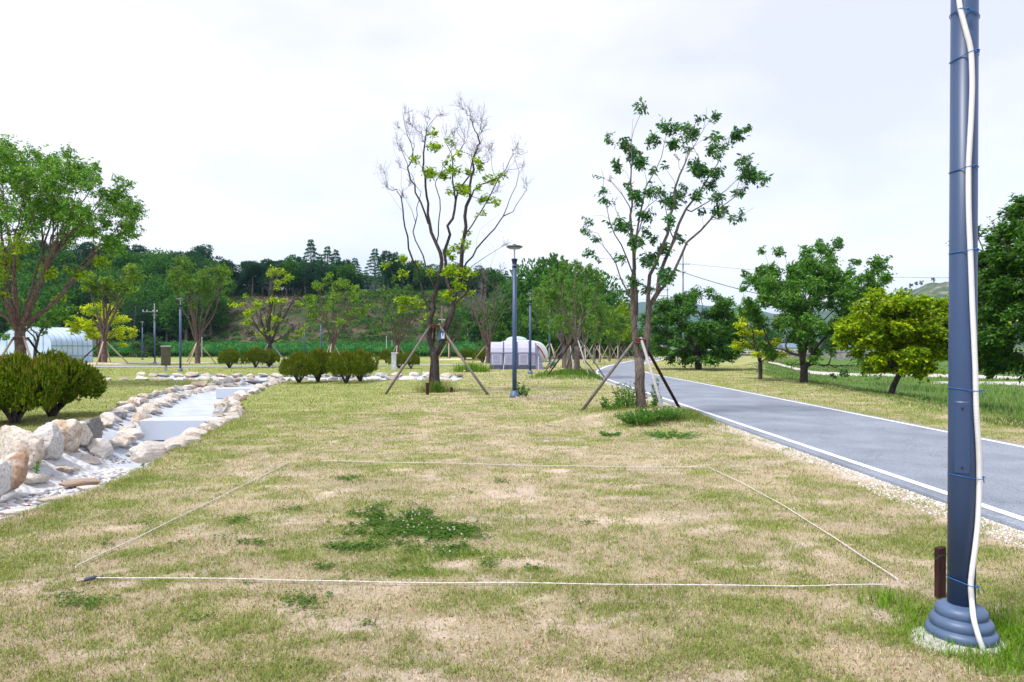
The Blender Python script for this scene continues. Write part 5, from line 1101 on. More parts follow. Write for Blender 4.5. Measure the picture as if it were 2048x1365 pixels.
for x in (.93, 1.93, 2.82): prof_sheet(x - .035, x + .035, fp, .05, M_awd, 'air_beam', o, .08)
# left end wall and right wedge
p = np.array(prof); g = Geo(); V_ = [(0.0, q[0], q[1]) for q in p] + [(0, 1.9, 0)] + [(-.03, q[0], q[1]) for q in p] + [(-.03, 1.9, 0)]
g.add(V_, [np.arange(8)[None], (np.arange(8) + 8)[None, ::-1]]); g.build('end_wall', M_aw2, o)
g = Geo(); V_ = []
for q in fp: V_ += [(X1, q[0], q[1]), (X1 + .10 + .55 * (1 - (q[1] / 2.0)) ** 1.2, q[0] + .25, q[1] * .96)]
n = len(fp); g.add(V_, np.array([[2 * k, 2 * k + 1, 2 * k + 3, 2 * k + 2] for k in range(n - 1)])); g.build('side_wall', M_aw2, o)
for x, y in ((-.45, -.5), (.95, -.6), (X1 + .2, -.6)): Geo().tube([(x * .98 + .1, .1, .95), (x, y, 0)], .014, 5).build('guy_line', M_white, o)
M_van = simple('white_caravan_shell', (.62, .68, .72), .35, .5, var=.04); M_glassd = simple('dark_window', (.03, .04, .06), .15, .6)
vx0, vx1 = (986 - CX) / FPX * 52.6, (1098 - CX) / FPX * 52.6; vc = (vx0 + vx1) / 2; L_ = vx1 - vx0
o = thing('caravan', 'small rounded white caravan with a red curved stripe behind the awning', 'caravan', (vc, 52.7, 0))
side = [(-L_ / 2, .45), (-L_ / 2 + .02, 1.2), (-L_ / 2 + .25, 1.85), (-L_ / 2 + .8, 2.1), (0, 2.16), (L_ / 2 - 1.2, 2.12), (L_ / 2 - .55, 1.95), (L_ / 2 - .2, 1.5), (L_ / 2 - .03, .9), (L_ / 2 - .12, .55), (L_ / 2 - .35, .42)]
sdp = np.array(side); hw = .95; g = Geo()
def cr_loop(P0, n=60):
    P0 = np.vstack([P0, P0[:1]]); t = np.r_[0, np.cumsum(np.linalg.norm(np.diff(P0, axis=0), axis=1))]; q = np.linspace(0, t[-1], n, endpoint=False); A = np.stack([np.interp(q, t, P0[:, 0]), np.interp(q, t, P0[:, 1])], 1)
    for _ in range(3): A = (np.roll(A, 1, 0) + A * 2 + np.roll(A, -1, 0)) / 4
    return A
A = cr_loop(sdp); cen = A.mean(0); rings = []
for y, s_ in ((-hw, .93), (-hw + .03, .97), (-hw + .1, 1), (hw - .1, 1), (hw - .03, .97), (hw, .93)):
    B = cen + (A - cen) * s_; rings.append(np.stack([B[:, 0], np.full(60, y), B[:, 1]], 1))
i = np.arange(5)[:, None] * 60; j = np.arange(60)[None]; k = (j + 1) % 60
g.add(np.concatenate(rings), [np.stack([i + j, i + 60 + j, i + 60 + k, i + k], -1).reshape(-1, 4), np.arange(60)[None], (np.arange(60) + 300)[None, ::-1]]); g.build('body', M_van, o, smooth=True)
t = np.linspace(0, 1, 14); st = np.stack([L_ / 2 - 1.05 + .72 * t, np.full(14, -hw - .012), 1.72 - .95 * t ** 1.8], 1)
Geo().tube(st, .045, 6).build('stripe', simple('red_stripe', (.55, .03, .03), .4), o)
Geo().box((L_ / 2 - .98, -hw - .01, 1.33), (.26, .03, .42), bev=.01).build('window', M_glassd, o)
Geo().lathe([(.85, 0), (.8, .12), (.6, .24), (.3, .31), (.02, .33)], 24, (-.35, 0, 2.12)).build('roof_dome', simple('pale_dome', (.42, .55, .60), .3, .5), o, smooth=True)
Geo().tube([(L_ / 2 - .4, 0, .5), (L_ / 2 + .3, 0, .48), (L_ / 2 + .75, 0, .46)], .045, 8).build('drawbar', M_steel, o); Geo().tube([(L_ / 2 + .5, 0, .0), (L_ / 2 + .5, 0, .6)], .03, 8).build('jockey_wheel_post', M_steel, o)
for x in (-.35,):
    for y in (-.86, .86): Geo().tube([(x, y - .09, .31), (x, y + .09, .31)], .31, 20).build('wheel', M_black, o)
Geo().box((L_ / 2 - .0, -.2, 1.2), (.05, .6, .7), bev=.01).build('front_rack', M_steel, o)
o = thing('bucket', 'small turquoise bucket on the grass right of the caravan', 'bucket', (*P(1107, 718, 58)[:2], .0)); Geo().lathe([(.16, 0), (.22, .42), (.235, .44), (.2, .44), (.15, .03)], 16).build('pail', simple('turquoise_plastic', (.02, .40, .38), .4), o, smooth=True)
Geo().tube([(-.22, 0, .42), (-.15, 0, .62), (.15, 0, .62), (.22, 0, .42)], .012, 5).build('handle', M_steel, o)
o = tag(rock_geo(77, 2, .8, .2).build('stone', M_rock, smooth=True), 'small white ball shaped stone on the lawn right of the half bare tree', 'stone'); c = G(929, 745); o.location = (c[0], c[1], .08); o.scale = (.1, .1, .1)
for px, py, s_, lab in [(1098, 852, .12, 'flat brown stone on the lawn left of the leafy tree mound'), (1094, 885, .07, 'small dark stone on the lawn below the flat brown one'), (1222, 970, .035, 'tiny dark pebble inside the pitch, right half')]:
    c = G(px, py); rock(c[0], c[1], .02, s_, s_ * .6, s_ * .45, lab, None)

# ------------------------------------------------------------------ greenhouse
def greenhouse_mat():
    m, t, b, o = mat_new('pale_blue_film'); b.inputs['Roughness'].default_value = .35
    c = N(t, 'ShaderNodeTexCoord'); n = N(t, 'ShaderNodeTexNoise'); n.inputs['Scale'].default_value = .8; n.inputs['Detail'].default_value = 5; t.links.new(c.outputs['Object'], n.inputs['Vector'])
    r = ramp_node(t, [(.3, (.42, .56, .80)), (.7, (.62, .74, .93))]); t.links.new(n.outputs[0], r.inputs[0]); t.links.new(r.outputs[0], b.inputs['Base Color']); return m
GHD = 68; c = P(50, 700, GHD); o = thing('greenhouse', 'pale blue film covered tunnel greenhouse at the left edge', 'greenhouse', (c[0], GHD, 0), None, -.35)
W2, GH, GL = 3.7, 3.65, 4.4; gm = greenhouse_mat()
def arch(n=25, s_=1.0):
    a = np.linspace(0, np.pi, n); x = np.cos(a) * W2 * s_; z = 1.75 + np.sin(a) ** .85 * (GH - 1.75) * s_
    return np.vstack([[(W2 * s_, 0)], np.stack([x, z], 1), [(-W2 * s_, 0)]])
ar = arch(); n = len(ar); ys_ = np.linspace(0, GL, 9)
V_ = [(x, y + .03 * math.sin(q * 3.1), z) for q, y in enumerate(ys_) for x, z in ar]; i = np.arange(8)[:, None] * n; j = np.arange(n - 1)[None]
g = Geo(); g.add(V_, np.stack([i + j, i + n + j, i + n + j + 1, i + j + 1], -1).reshape(-1, 4)); g.build('film_cover', gm, o, smooth=True)
for y in (0, GL):
    g = Geo(); g.add([(x, y + (.0 if y else -.0), z) for x, z in ar], np.arange(n)[None] if y else np.arange(n)[None, ::-1]); g.build('end_wall', gm, o)
M_rib = simple('blue_grey_pipe', (.20, .32, .42), .5)
for y in np.linspace(-.02, GL + .02, 9): Geo().tube([(x * 1.008, y, z * 1.008) for x, z in ar], .015, 6, False).build('rib', M_rib, o)
for z in (1.75, .75):
    for sx in (1, -1): Geo().tube([(sx * (W2 + .035), 0, z), (sx * (W2 + .035), GL, z)], .03, 6).build('rail', M_rib, o)
for x in (-2.6, -1.3, 0, 1.3, 2.6): Geo().tube([(x, -.03, 0), (x, -.03, 1.75 + (1 - (x / W2) ** 2) ** .5 * 1.75)], .022, 5).build('end_post', M_rib, o)
# farm sheds
M_tan = simple('tan_wall', (.50, .40, .28), .9); M_tile = simple('dark_roof', (.05, .05, .06), .7)
x, y = P(192, 715, 112)[:2]; o = thing('farm_shed', 'small tan shed with a dark tiled roof right of the greenhouse', 'shed', (x, y, gz(x, y))); Geo().box((0, 0, .9), (2.6, 2.2, 1.9)).build('wall', M_tan, o)
g = Geo(); g.add([(-1.7, -1.5, 1.8), (1.7, -1.5, 1.8), (1.7, 1.5, 1.8), (-1.7, 1.5, 1.8), (-1.0, 0, 2.9), (1.0, 0, 2.9)], [np.array([[0, 1, 5, 4], [2, 3, 4, 5]]), np.array([[1, 2, 5], [3, 0, 4], [0, 3, 2], [0, 2, 1]])]); g.build('roof', M_tile, o); Geo().box((-.3, -1.115, .75), (.6, .04, 1.4)).build('door', M_tile, o)
x, y = P(277, 714, 110)[:2]; o = thing('farm_shed', 'low tan farm box with a grey lid under the dark green orchard tree', 'shed', (x, y, gz(x, y))); Geo().box((0, 0, .4), (2.2, 1.4, .9)).build('wall', M_tan, o); Geo().box((-.1, 0, .9), (2.5, 1.6, .08)).build('roof', M_steel, o)

# ------------------------------------------------------------------ wooded hill, buildings on it, crops
def canopy(seed, kind):
    R = np.random.RandomState(seed); g = Geo(); tg = Geo()
    if kind == 'broad':
        L = [(R.uniform(-.5, .5) * 3.6, R.uniform(-.5, .5) * 3.6, R.uniform(2.6, 7.2), R.uniform(1.1, 2.0)) for _ in range(18)]; n = 4200
        cols, sz = [(.06,.155,.034),(.095,.205,.042),(.038,.105,.03)], .42
        tg.tube([(0, 0, -.5), (.1, 0, 3), (0, .1, 6)], [.28, .18, .06], 6)
        for k in range(5): tg.tube([(0, 0, 2 + k * .5), tuple(np.array(L[k][:3]))], [.1, .03], 4)
    elif kind == 'pine':
        L = [(R.uniform(-1, 1) * 2.2, R.uniform(-1, 1) * 2.2, R.uniform(4.2, 9.2), R.uniform(.8, 1.5)) for _ in range(15)]; n = 3600
        cols, sz = [(.032,.08,.038),(.048,.11,.047),(.022,.058,.03)], .32
        tg.tube([(0, 0, -.5), (.3, 0, 4), (0, .2, 9)], [.26, .17, .05], 6)
        for l in L[:8]: tg.tube([(.1, .1, l[2] - .8), l[:3]], [.08, .03], 4)
    else:                                               # spruce, layered
        n = 2000; cols, sz = [(.05,.14,.07),(.08,.19,.085),(.035,.10,.055)], .32
        tg.tube([(0, 0, -.5), (0, 0, 6), (0, 0, 12)], [.24, .14, .03], 6); L = None
    if L is not None:
        L = np.array(L); k = R.choice(len(L), n, p=L[:, 3] ** 2 / (L[:, 3] ** 2).sum()); d = R.normal(size=(n, 3)); d /= np.linalg.norm(d, axis=1)[:, None]
        p = L[k, :3] + d * L[k, 3:4] * R.uniform(.55, 1.05, (n, 1)) * [1, 1, .62 if kind == 'pine' else .8]; ax = d + R.normal(size=(n, 3)) * .6
    else:
        z = R.uniform(0, 1, n) ** .8 * 10.6 + 1.2; lay = np.round(z / .85) * .85; t_ = (12 - z) / 10.8; a = R.uniform(0, 6.283, n); br = np.round(a / .5236 + lay * 3) * .5236
        a = br + R.normal(size=n) * .16; q = R.uniform(.1, 1, n) ** .6; r_ = (3.5 * t_ + .15) * q
        p = np.stack([r_ * np.cos(a), r_ * np.sin(a), lay + .8 * (.4 - q) * .9 + R.normal(size=n) * .06], 1); ax = np.stack([np.cos(a), np.sin(a), np.full(n, .25)], 1) + R.normal(size=(n, 3)) * .3
    shade = palette(n, cols, var=.25)
    g.add(*leaf_quads(p, n, ax, sz * R.uniform(.7, 1.4, n), .6, shade)); return tg, g
PROTO = {}
for kind, nm in (('broad', 3), ('pine', 3), ('spruce', 2)):
    PROTO[kind] = []
    for q in range(nm):
        a, b = canopy(40 + q, kind); a = a.build('trunk', M_bark_grey); b = b.build('crown', M_far, cols=True); PROTO[kind].append((a.data, b.data)); bpy.data.objects.remove(a); bpy.data.objects.remove(b)
NAMES = {'broad': 'broadleaf_tree', 'pine': 'pine_tree', 'spruce': 'spruce_tree'}
def ftree(kind, x, y, s, label, group, sz=None, z=None):
    o = thing(NAMES[kind], label, 'tree', (x, y, (gz(x, y) if z is None else z) - .1), group, random.uniform(0, 6.28)); s2 = sz or s; o.scale = (s, s, s2)
    for nm, me in zip(('trunk', 'crown'), random.choice(PROTO[kind])):
        c = bpy.data.objects.new(nm, me); COL.objects.link(c); c.parent = o
    return o
def scatter(n, xr, yr, dmin, seed, test=lambda x, y: True):
    R = random.Random(seed); pts = []; tries = 0
    while len(pts) < n and tries < 20000:
        tries += 1; x, y = R.uniform(*xr), R.uniform(*yr)
        if test(x, y) and all((x - a) ** 2 + (y - b) ** 2 > dmin ** 2 for a, b in pts): pts.append((x, y))
    return pts
for k, (x, y) in enumerate(scatter(120, (-170, -60), (130, 182), 4.0, 5, lambda x, y: x < -66 - (y - 130) * .55 + 12 and abs(x / y) < .8)):
    kind = 'broad' if (y < 160 and k % 5) else ('pine' if k % 3 else 'broad')
    ftree(kind, x, y, random.uniform(.95, 1.3), {'broad': 'leafy green tree in the dense wood on the left hillside', 'pine': 'dark pine in the dense wood on the left hillside'}[kind], f'{kind} trees of the left hillside wood')
for k, (x, y) in enumerate(scatter(60, (-96, -46), (160, 186), 2.9, 6, lambda x, y: x < -49)):
    ftree('pine', x, y, random.uniform(.8, 1.05), 'dark pine on the hilltop ridge left of the orange building', 'pines on the hilltop ridge', random.uniform(.75, .95))
for k, (x, y) in enumerate(scatter(60, (-56, 24), (179, 205), 3.6, 7)):
    ftree(('pine', 'broad', 'spruce')[k % 3], x, y, random.uniform(.9, 1.15), f'{("dark pine", "green leafy tree", "dark spruce")[k % 3]} in the belt behind the hilltop buildings', f'{("pine", "broad", "spruce")[k % 3]} trees of the hilltop belt', random.uniform(.7, .9))
for px, py, D, kind, s_, lab in [(622, 477, 168, 'spruce', 1.15, 'tallest pointed spruce on the hilltop, above the orange building'), (590, 507, 168, 'broad', 1.15, 'pale feathery tree left of the tallest hilltop spruce'), (655, 492, 169, 'spruce', 1.1, 'pointed green tree just right of the tallest hilltop spruce'),
                                 (672, 498, 172, 'spruce', 1.1, 'pointed tree second right of the tallest hilltop spruce'), (710, 515, 170, 'spruce', 1.0, 'dark spruce between the orange and the white hilltop buildings'), (750, 497, 168, 'spruce', 1.15, 'tall spruce in front of the white hilltop building'),
                                 (765, 508, 172, 'spruce', 1.1, 'dark spruce just right of the one before the white hilltop building'), (792, 503, 166, 'spruce', 1.05, 'open branched spruce at the right end of the hilltop row'), (825, 520, 168, 'pine', 1.0, 'pine right of the hilltop spruce row'), (640, 520, 176, 'broad', .9, 'leafy tree just behind the orange hilltop building'),
                                 (695, 525, 164, 'broad', .9, 'leafy tree right of the orange hilltop building'), (560, 520, 166, 'pine', 1.0, 'pine at the left end of the hilltop row'), (850, 530, 165, 'broad', .9, 'leafy hilltop tree hidden behind the half bare tree'), (900, 535, 160, 'pine', .9, 'dark pine behind the half bare tree'), (950, 530, 158, 'pine', .9, 'dark pine on the slope left of the tall lamp post')]:
    x = (px - CX) / FPX * D; z = gz(x, D); H_ = CAMH + (HOR - py) / FPX * D - z; hh = {'spruce': 12.2, 'broad': 8.8, 'pine': 10.2}[kind]
    ftree(kind, x, D, s_ * (1.25 if kind == 'spruce' else .95), lab, None, H_ / hh)
for k in range(34):
    px = 545 + k * 13.5 + random.uniform(-6, 6); D = random.uniform(163, 174); py = random.uniform(512, 548) + (10 if px > 860 else 0); x = (px - CX) / FPX * D; z = gz(x, D); H_ = CAMH + (HOR - py) / FPX * D - z
    if 606 < px < 634 or 722 < px < 742: continue
    if 585 < px < 658 or 708 < px < 806: D = random.uniform(161.5, 165); py -= 14; x = (px - CX) / FPX * D; z = gz(x, D); H_ = CAMH + (HOR - py) / FPX * D - z
    ftree(('broad', 'spruce', 'pine')[k % 3], x, D, random.uniform(.85, 1.1), f'{("green leafy tree", "pointed dark conifer", "dark pine")[k % 3]} standing in the front line of the hilltop edge', f'{("broad", "pointed conifer", "pine")[k % 3]} trees along the hilltop edge', H_ / (8.8, 12.2, 10.2)[k % 3])
for k, (px, py, D, kind, s_) in enumerate([(1090, 500, 105, 'broad', 1.35), (1060, 530, 112, 'broad', 1.2), (1120, 520, 100, 'broad', 1.3), (1160, 530, 108, 'broad', 1.3), (1195, 545, 104, 'broad', 1.2), (1225, 575, 110, 'broad', 1.1), (1040, 560, 104, 'broad', 1.0), (1010, 550, 118, 'broad', 1.1), (1140, 560, 96, 'broad', 1.1), (1080, 570, 98, 'broad', 1.0), (1248, 610, 120, 'broad', 1.0), (1175, 580, 98, 'broad', 1.0), (1005, 600, 104, 'broad', .9), (1100, 620, 92, 'broad', .8), (1055, 625, 94, 'broad', .75), (1150, 625, 92, 'broad', .8), (1200, 620, 96, 'broad', .8), (1240, 640, 106, 'broad', .7), (950, 600, 125, 'broad', 1.0), (920, 610, 130, 'broad', .9)]):
    x = (px - CX) / FPX * D; z = gz(x, D); H_ = CAMH + (HOR - py) / FPX * D - z; ftree(kind, x, D, s_, 'dense green tree in the wood behind the caravan and the roadside trees', 'trees of the wood behind the caravan', H_ / 8.8)
# trees across the river
for k in range(30):
    px = 1290 + k * 25 + random.uniform(-8, 8); D = random.uniform(185, 235) if px > 1420 else random.uniform(130, 165); x = (px - CX) / FPX * D; z = gz(x, D); py = 652 + random.uniform(-10, 12) - (8 if px > 1900 else 0); H_ = CAMH + (HOR - py) / FPX * D - z
    ftree(('broad', 'broad', 'pine')[k % 3], x, D, random.uniform(.9, 1.3), f'distant {("leafy tree", "leafy tree", "dark pine")[k % 3]} in the line beyond the river', f'distant {("broad", "broad", "pine")[k % 3]} trees beyond the river', H_ / (8.8 if k % 3 < 2 else 10.2))
# hilltop buildings and fence
M_or = simple('orange_wall', (.66, .26, .06), .8); M_wh = simple('pale_wall', (.62, .66, .70), .8); M_yw = simple('cream_yellow_wall', (.70, .52, .14), .8); M_gl = simple('blue_window', (.16, .28, .40), .2, .6)
def building(px0, px1, py0, py1, D, m1, label, band=None):
    x0, x1 = [(q - CX) / FPX * D for q in (px0, px1)]; zt = CAMH + (HOR - py0) / FPX * D; zb = CAMH + (HOR - py1) / FPX * D - 1.2; w, h = x1 - x0, zt - zb
    o = thing('hilltop_building', label, 'building', ((x0 + x1) / 2, D + 2.5, zb)); Geo().box((0, 0, h / 2), (w, 5, h)).build('wall', m1, o); Geo().box((0, 0, h + .12), (w + .5, 5.4, .24)).build('roof', M_yw if band else M_wh, o)
    n = max(3, int(w / 1.6))
    for k in range(n):
        f = Geo().box((-w / 2 + w * (k + .5) / n, -2.515, h * .66), (w / n * .72, .06, h * .34)).build('window', M_wh, o); Geo().box((-w / 2 + w * (k + .5) / n, -2.55, h * .66), (w / n * .6, .04, h * .27)).build('pane', M_gl, f)
building(598, 646, 563, 584, 171, M_or, 'orange walled building with pale windows among the hilltop trees', None)
building(718, 752, 566, 586, 171, M_wh, 'pale building with blue windows and a cream yellow roof edge among the hilltop trees', True)
building(768, 798, 570, 588, 172, M_yw, 'cream yellow building behind the right hilltop spruces', True)
o = thing('mesh_fence', 'grey panel fence at the hilltop edge left of the orange building', 'fence', (*P(602, 590, 166)[:2], gz(*P(602, 590, 166)[:2])))
Geo().box((0, 0, .7), (3.2, .06, 1.5)).build('panel', simple('grey_mesh', (.16, .2, .27), .7), o)
for x in (-1.6, 0, 1.6): Geo().box((x, -.07, .8), (.08, .08, 1.7)).build('post', M_steel, o)
o = thing('rail_fence', 'thin grey rail fence before the pale hilltop building', 'fence', (*P(745, 590, 164)[:2], gz(*P(745, 590, 164)[:2])))
for z in (.5, .9, 1.3): Geo().tube([(-5, 0, z), (6, 0, z)], .035, 5).build('rail', M_steel, o)
for x in np.arange(-5, 6.1, 1.8): Geo().tube([(x, 0, -.3), (x, 0, 1.6)], .05, 6).build('post', M_steel, o)

# hillside undergrowth (nobody could count it) and crop rows
def leafy_stuff(name, pts, size, n_each, cols, label, kind='stuff', spread=(1, 1, .6), mat=None):
    k = len(pts); p = np.repeat(pts[:, :3], n_each, 0); sc = np.repeat(pts[:, 3], n_each)[:, None]; n = len(p)
    d = RS.normal(size=(n, 3)); d /= np.linalg.norm(d, axis=1)[:, None]; d[:, 2] = np.abs(d[:, 2]); p = p + d * sc * spread * RS.uniform(.5, 1, (n, 1))
    cc = np.repeat(palette(k, cols, var=.25), n_each, 0) * (1 + RS.uniform(-.2, .2, (n, 1)))
    g = Geo(); g.add(*leaf_quads(p, n, d + RS.normal(size=(n, 3)) * .6, size * RS.uniform(.7, 1.4, n), .6, cc)); return tag(g.build(name, mat or M_far, cols=True), label, kind=kind)
def hillpts(n, x0, x1, y0, y1, dens, s0, s1, seed):
    R = np.random.RandomState(seed); x, y = R.uniform(x0, x1, n), R.uniform(y0, y1, n); k = R.rand(n) < dens(x, y); x, y = x[k], y[k]
    return np.stack([x, y, ground_z(x, y), R.uniform(s0, s1, len(x))], 1)
pb_ = hillpts(5200, -120, 38, 119, 166, lambda x, y: np.clip(.42 + 1.6 * (fbm(x * .07, y * .12, 88, 3) - .42) + np.where(x > -38, .45, 0) + np.where(y < 132, .6, 0) - .45 * np.exp(-((x + 50) / 12) ** 2 - ((y - 148) / 12) ** 2), 0, 1), .5, 1.5, 9)
pc_ = np.stack([RS.uniform(-100, 25, 900), RS.uniform(162, 192, 900), np.zeros(900), RS.uniform(1.2, 2.2, 900)], 1); pc2 = np.stack([RS.uniform(-100, -44, 500), RS.uniform(172, 196, 500), np.zeros(500), RS.uniform(2.0, 3.2, 500)], 1); pc_ = np.concatenate([pc_, pc2]); pc_[:, 2] = ground_z(pc_[:, 0], pc_[:, 1]) + .4
leafy_stuff('undergrowth', pc_, .4, 70, [(.03,.08,.025),(.045,.11,.03)], 'dark scrub under the hilltop trees')
leafy_stuff('undergrowth', pb_, .3, 60, [(.06,.15,.035),(.09,.20,.045),(.14,.25,.05),(.04,.10,.03)], 'green scrub covering the hillside')
pd_ = hillpts(2200, -110, 20, 128, 165, lambda x, y: np.full(len(x), .8), .3, .8, 10)
leafy_stuff('dry_brush', pd_, .3, 26, [(.11,.08,.075),(.15,.11,.09),(.08,.065,.065),(.20,.15,.11),(.08,.10,.04)], 'dry brown brush and dead grass on the hillside')
R = np.random.RandomState(4); rows = []
for k in range(9):
    xs = np.arange(-76, -3, .55) + R.uniform(-.2, .2, len(np.arange(-76, -3, .55))); rows.append(np.stack([xs, 108.5 + k * 1.5 + .04 * (xs + 30) + R.uniform(-.2, .2, len(xs)), .75 + k * .13 + R.uniform(-.12, .16, len(xs)), R.uniform(.5, .75, len(xs))], 1))
leafy_stuff('crop_rows', np.concatenate(rows), .26, 55, [(.05,.17,.055),(.075,.22,.07),(.11,.28,.085)], 'dense green field crop at the foot of the hill', spread=(1, 1, 1.3))
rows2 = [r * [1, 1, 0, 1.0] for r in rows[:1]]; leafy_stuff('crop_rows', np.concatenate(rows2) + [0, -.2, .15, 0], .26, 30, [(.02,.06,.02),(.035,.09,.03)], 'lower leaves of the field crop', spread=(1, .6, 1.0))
gtree('orchard_tree', 'low dark green spreading tree above the tan farm box', 292, 716, 106, 706, ell(293, 690, 34, 18, 30, 9, 71), .3, 2.2, DARKG, .2, M_bark_dk, flatb=.8)

# far hills
def far_ridge(name, label, D0, prof, depth, cols, seed, rough=.06, ny=26):
    px = np.array([p[0] for p in prof]); hh = np.array([(HOR - p[1]) / FPX * D0 + CAMH for p in prof])
    xs = np.linspace((px[0] - CX) / FPX * D0, (px[-1] - CX) / FPX * D0, 160); H_ = np.interp(xs, (px - CX) / FPX * D0, hh)
    t = np.linspace(-1, 1, ny); g = Geo(); XX = np.repeat(xs[None], ny, 0); YY = np.repeat((D0 + t * depth)[:, None], 160, 1)
    ZZ = np.cos(t * np.pi / 2)[:, None] ** .8 * H_[None] * (1 + rough * 3 * (fbm(XX / D0 * 22, YY / D0 * 22, seed, 5) - .5) * np.clip(1 - np.abs(t)[:, None] * .6, 0, 1)) - 4
    i = np.arange(ny - 1)[:, None] * 160; j = np.arange(159)[None]; g.add(np.stack([XX, YY, ZZ], -1), np.stack([i + j, i + j + 1, i + 161 + j, i + 160 + j], -1).reshape(-1, 4))
    m, t_, b, o = mat_new(name + '_cover'); b.inputs['Roughness'].default_value = .95; c = N(t_, 'ShaderNodeTexCoord'); n = N(t_, 'ShaderNodeTexNoise'); n.inputs['Scale'].default_value = cols[2]; n.inputs['Detail'].default_value = 9; n.inputs['Roughness'].default_value = .75
    r = ramp_node(t_, cols[1]); t_.links.new(c.outputs['Object'], n.inputs['Vector']); t_.links.new(n.outputs[0], r.inputs[0]); t_.links.new(r.outputs[0], b.inputs['Base Color'])
    tag(g.build('hills', m, smooth=True), label, kind='structure')
wood = [(.4, (.03, .07, .04)), (.6, (.06, .11, .06))]
far_ridge('blue_ridge', 'far blue mountain ridge', 2600, [(1150, 640), (1230, 610), (1290, 604), (1330, 602), (1400, 612), (1480, 618), (1560, 628), (1650, 640), (1750, 650)], 500, (0, wood, .01), 3)
far_ridge('mid_ridge', 'wooded hills beyond the river', 900, [(1180, 668), (1260, 662), (1330, 660), (1440, 652), (1500, 634), (1560, 622), (1640, 616), (1700, 612), (1760, 618), (1900, 640), (2100, 640), (2300, 630)], 200, (0, wood, .03), 5)
far_ridge('rocky_hill', 'rocky hill above the maples', 620, [(1755, 690), (1785, 600), (1805, 585), (1830, 572), (1860, 560), (1890, 556), (1940, 560), (2000, 575), (2080, 590), (2200, 610), (2400, 650)], 130, (0, [(.42, (.03, .07, .03)), (.54, (.07, .10, .05)), (.66, (.30, .25, .20))], .05), 8, .1)
for k, (px, py) in enumerate([(1803, 583), (1822, 572), (1832, 568), (1842, 566), (1812, 580), (1866, 560)]):
    D = 620; x = (px - CX) / FPX * D; ftree('pine', x, D, .6, 'tiny pine on the skyline of the rocky hill', 'pines on the rocky hill skyline', .6, z=CAMH + (HOR - py - 5) / FPX * D - 1.5)
# bridge, river wall
bx0, bx1 = (1405 - CX) / FPX * 124, (1590 - CX) / FPX * 136
o = thing('bridge', 'low concrete bridge with a pale railing across the river', 'bridge', ((bx0 + bx1) / 2, 130, 0), None, .28); L_ = (bx1 - bx0) * 1.02
Geo().box((0, 0, -.02), (L_, 5, .75)).build('deck', M_conc_dark, o); Geo().box((0, -2.55, .48), (L_, .25, .3)).build('kerb_beam', M_concrete, o)
for x in np.linspace(-L_ / 2 + 1, L_ / 2 - 1, 5)[1:4]: Geo().box((x, 0, -1.3), (1.6, 4.6, 2.2), bev=.1).build('pier', M_conc_dark, o)
for z in (.85, 1.15): Geo().tube([(-L_ / 2, -2.55, z), (L_ / 2, -2.55, z)], .06, 6).build('rail', M_white, o)
for x in np.linspace(-L_ / 2, L_ / 2, 14): Geo().box((x, -2.55, .85), (.14, .14, .7)).build('post', M_white, o)
o = thing('river_wall', 'stained grey concrete retaining wall on the far river bank', 'wall', (82, 158, -1.4), None, -.25); Geo().box((0, 0, .9), (70, .6, 2.2)).build('face', M_conc_dark, o); Geo().box((0, 0, 2.05), (70, .8, .12)).build('coping', M_concrete, o)
for px, py, D, w, lab in [(1590, 676, 190, 8, 'far white farm building seen between the trunks of the two stemmed tree'), (1697, 690, 185, 7, 'far white farm building left of the leaning maple')]:
    x = (px - CX) / FPX * D; o = thing('farm_building', lab, 'building', (x, D, gz(x, D))); Geo().box((0, 0, 1.4), (w, 5, 2.8)).build('wall', M_wh, o); g = Geo(); g.add([(-w / 2 - .3, -2.9, 2.8), (w / 2 + .3, -2.9, 2.8), (w / 2 + .3, 2.9, 2.8), (-w / 2 - .3, 2.9, 2.8), (-w / 2 - .3, 0, 4.0), (w / 2 + .3, 0, 4.0)], [np.array([[0, 1, 5, 4], [2, 3, 4, 5]]), np.array([[1, 2, 5], [3, 0, 4]])]); g.build('roof', simple('slate_blue_roof', (.14, .20, .26), .6), o)

# ------------------------------------------------------------------ grass, clover, weeds
def blades(name, x, y, h, w, col, label, z=None, lean=.6, mat=None):
    n = len(x); z = ground_z(x, y) if z is None else z; a = RS.uniform(0, 6.283, n); s = np.stack([np.cos(a), np.sin(a), 0 * a], 1) * (w / 2)[:, None]
    b = RS.uniform(0, 6.283, n); l = RS.uniform(.1, lean, n) * h; base = np.stack([x, y, z - .004], 1); mid = base + np.stack([np.cos(b) * l * .35, np.sin(b) * l * .35, h * .6], 1); tip = base + np.stack([np.cos(b) * l, np.sin(b) * l, h * (1 - .25 * (l / h))], 1)
    V = np.stack([base - s, base + s, mid + s * .7, tip, mid - s * .7], 1).reshape(-1, 3); f = np.arange(n)[:, None] * 5
    g = Geo(); g.add(V, [np.hstack([f, f + 1, f + 2, f + 4]), np.hstack([f + 4, f + 2, f + 3])], np.repeat(col, 5, 0)); return tag(g.build(name, mat or M_blade, cols=True), label, kind='stuff')
def in_frame(x, y, m=.06): return np.abs(x / y) < .75 + m
def lawn_pts(n, y0, y1, p=1.0):
    u = RS.rand(n); y = y0 * (y1 / y0) ** u; x = RS.uniform(-.8, .8, n) * y; return x, y
def off_road(x, y): return (x < RL(y) - .26) | (x > RR(y) + .24)
GR = [(.21,.27,.07),(.29,.34,.10),(.12,.17,.04),(.37,.40,.15)]; STR = [(.60,.52,.33),(.70,.63,.44),(.42,.34,.20),(.50,.38,.28),(.70,.61,.49),(.15,.11,.07),(.26,.19,.12)]
x, y = lawn_pts(720000, 2.95, 17)
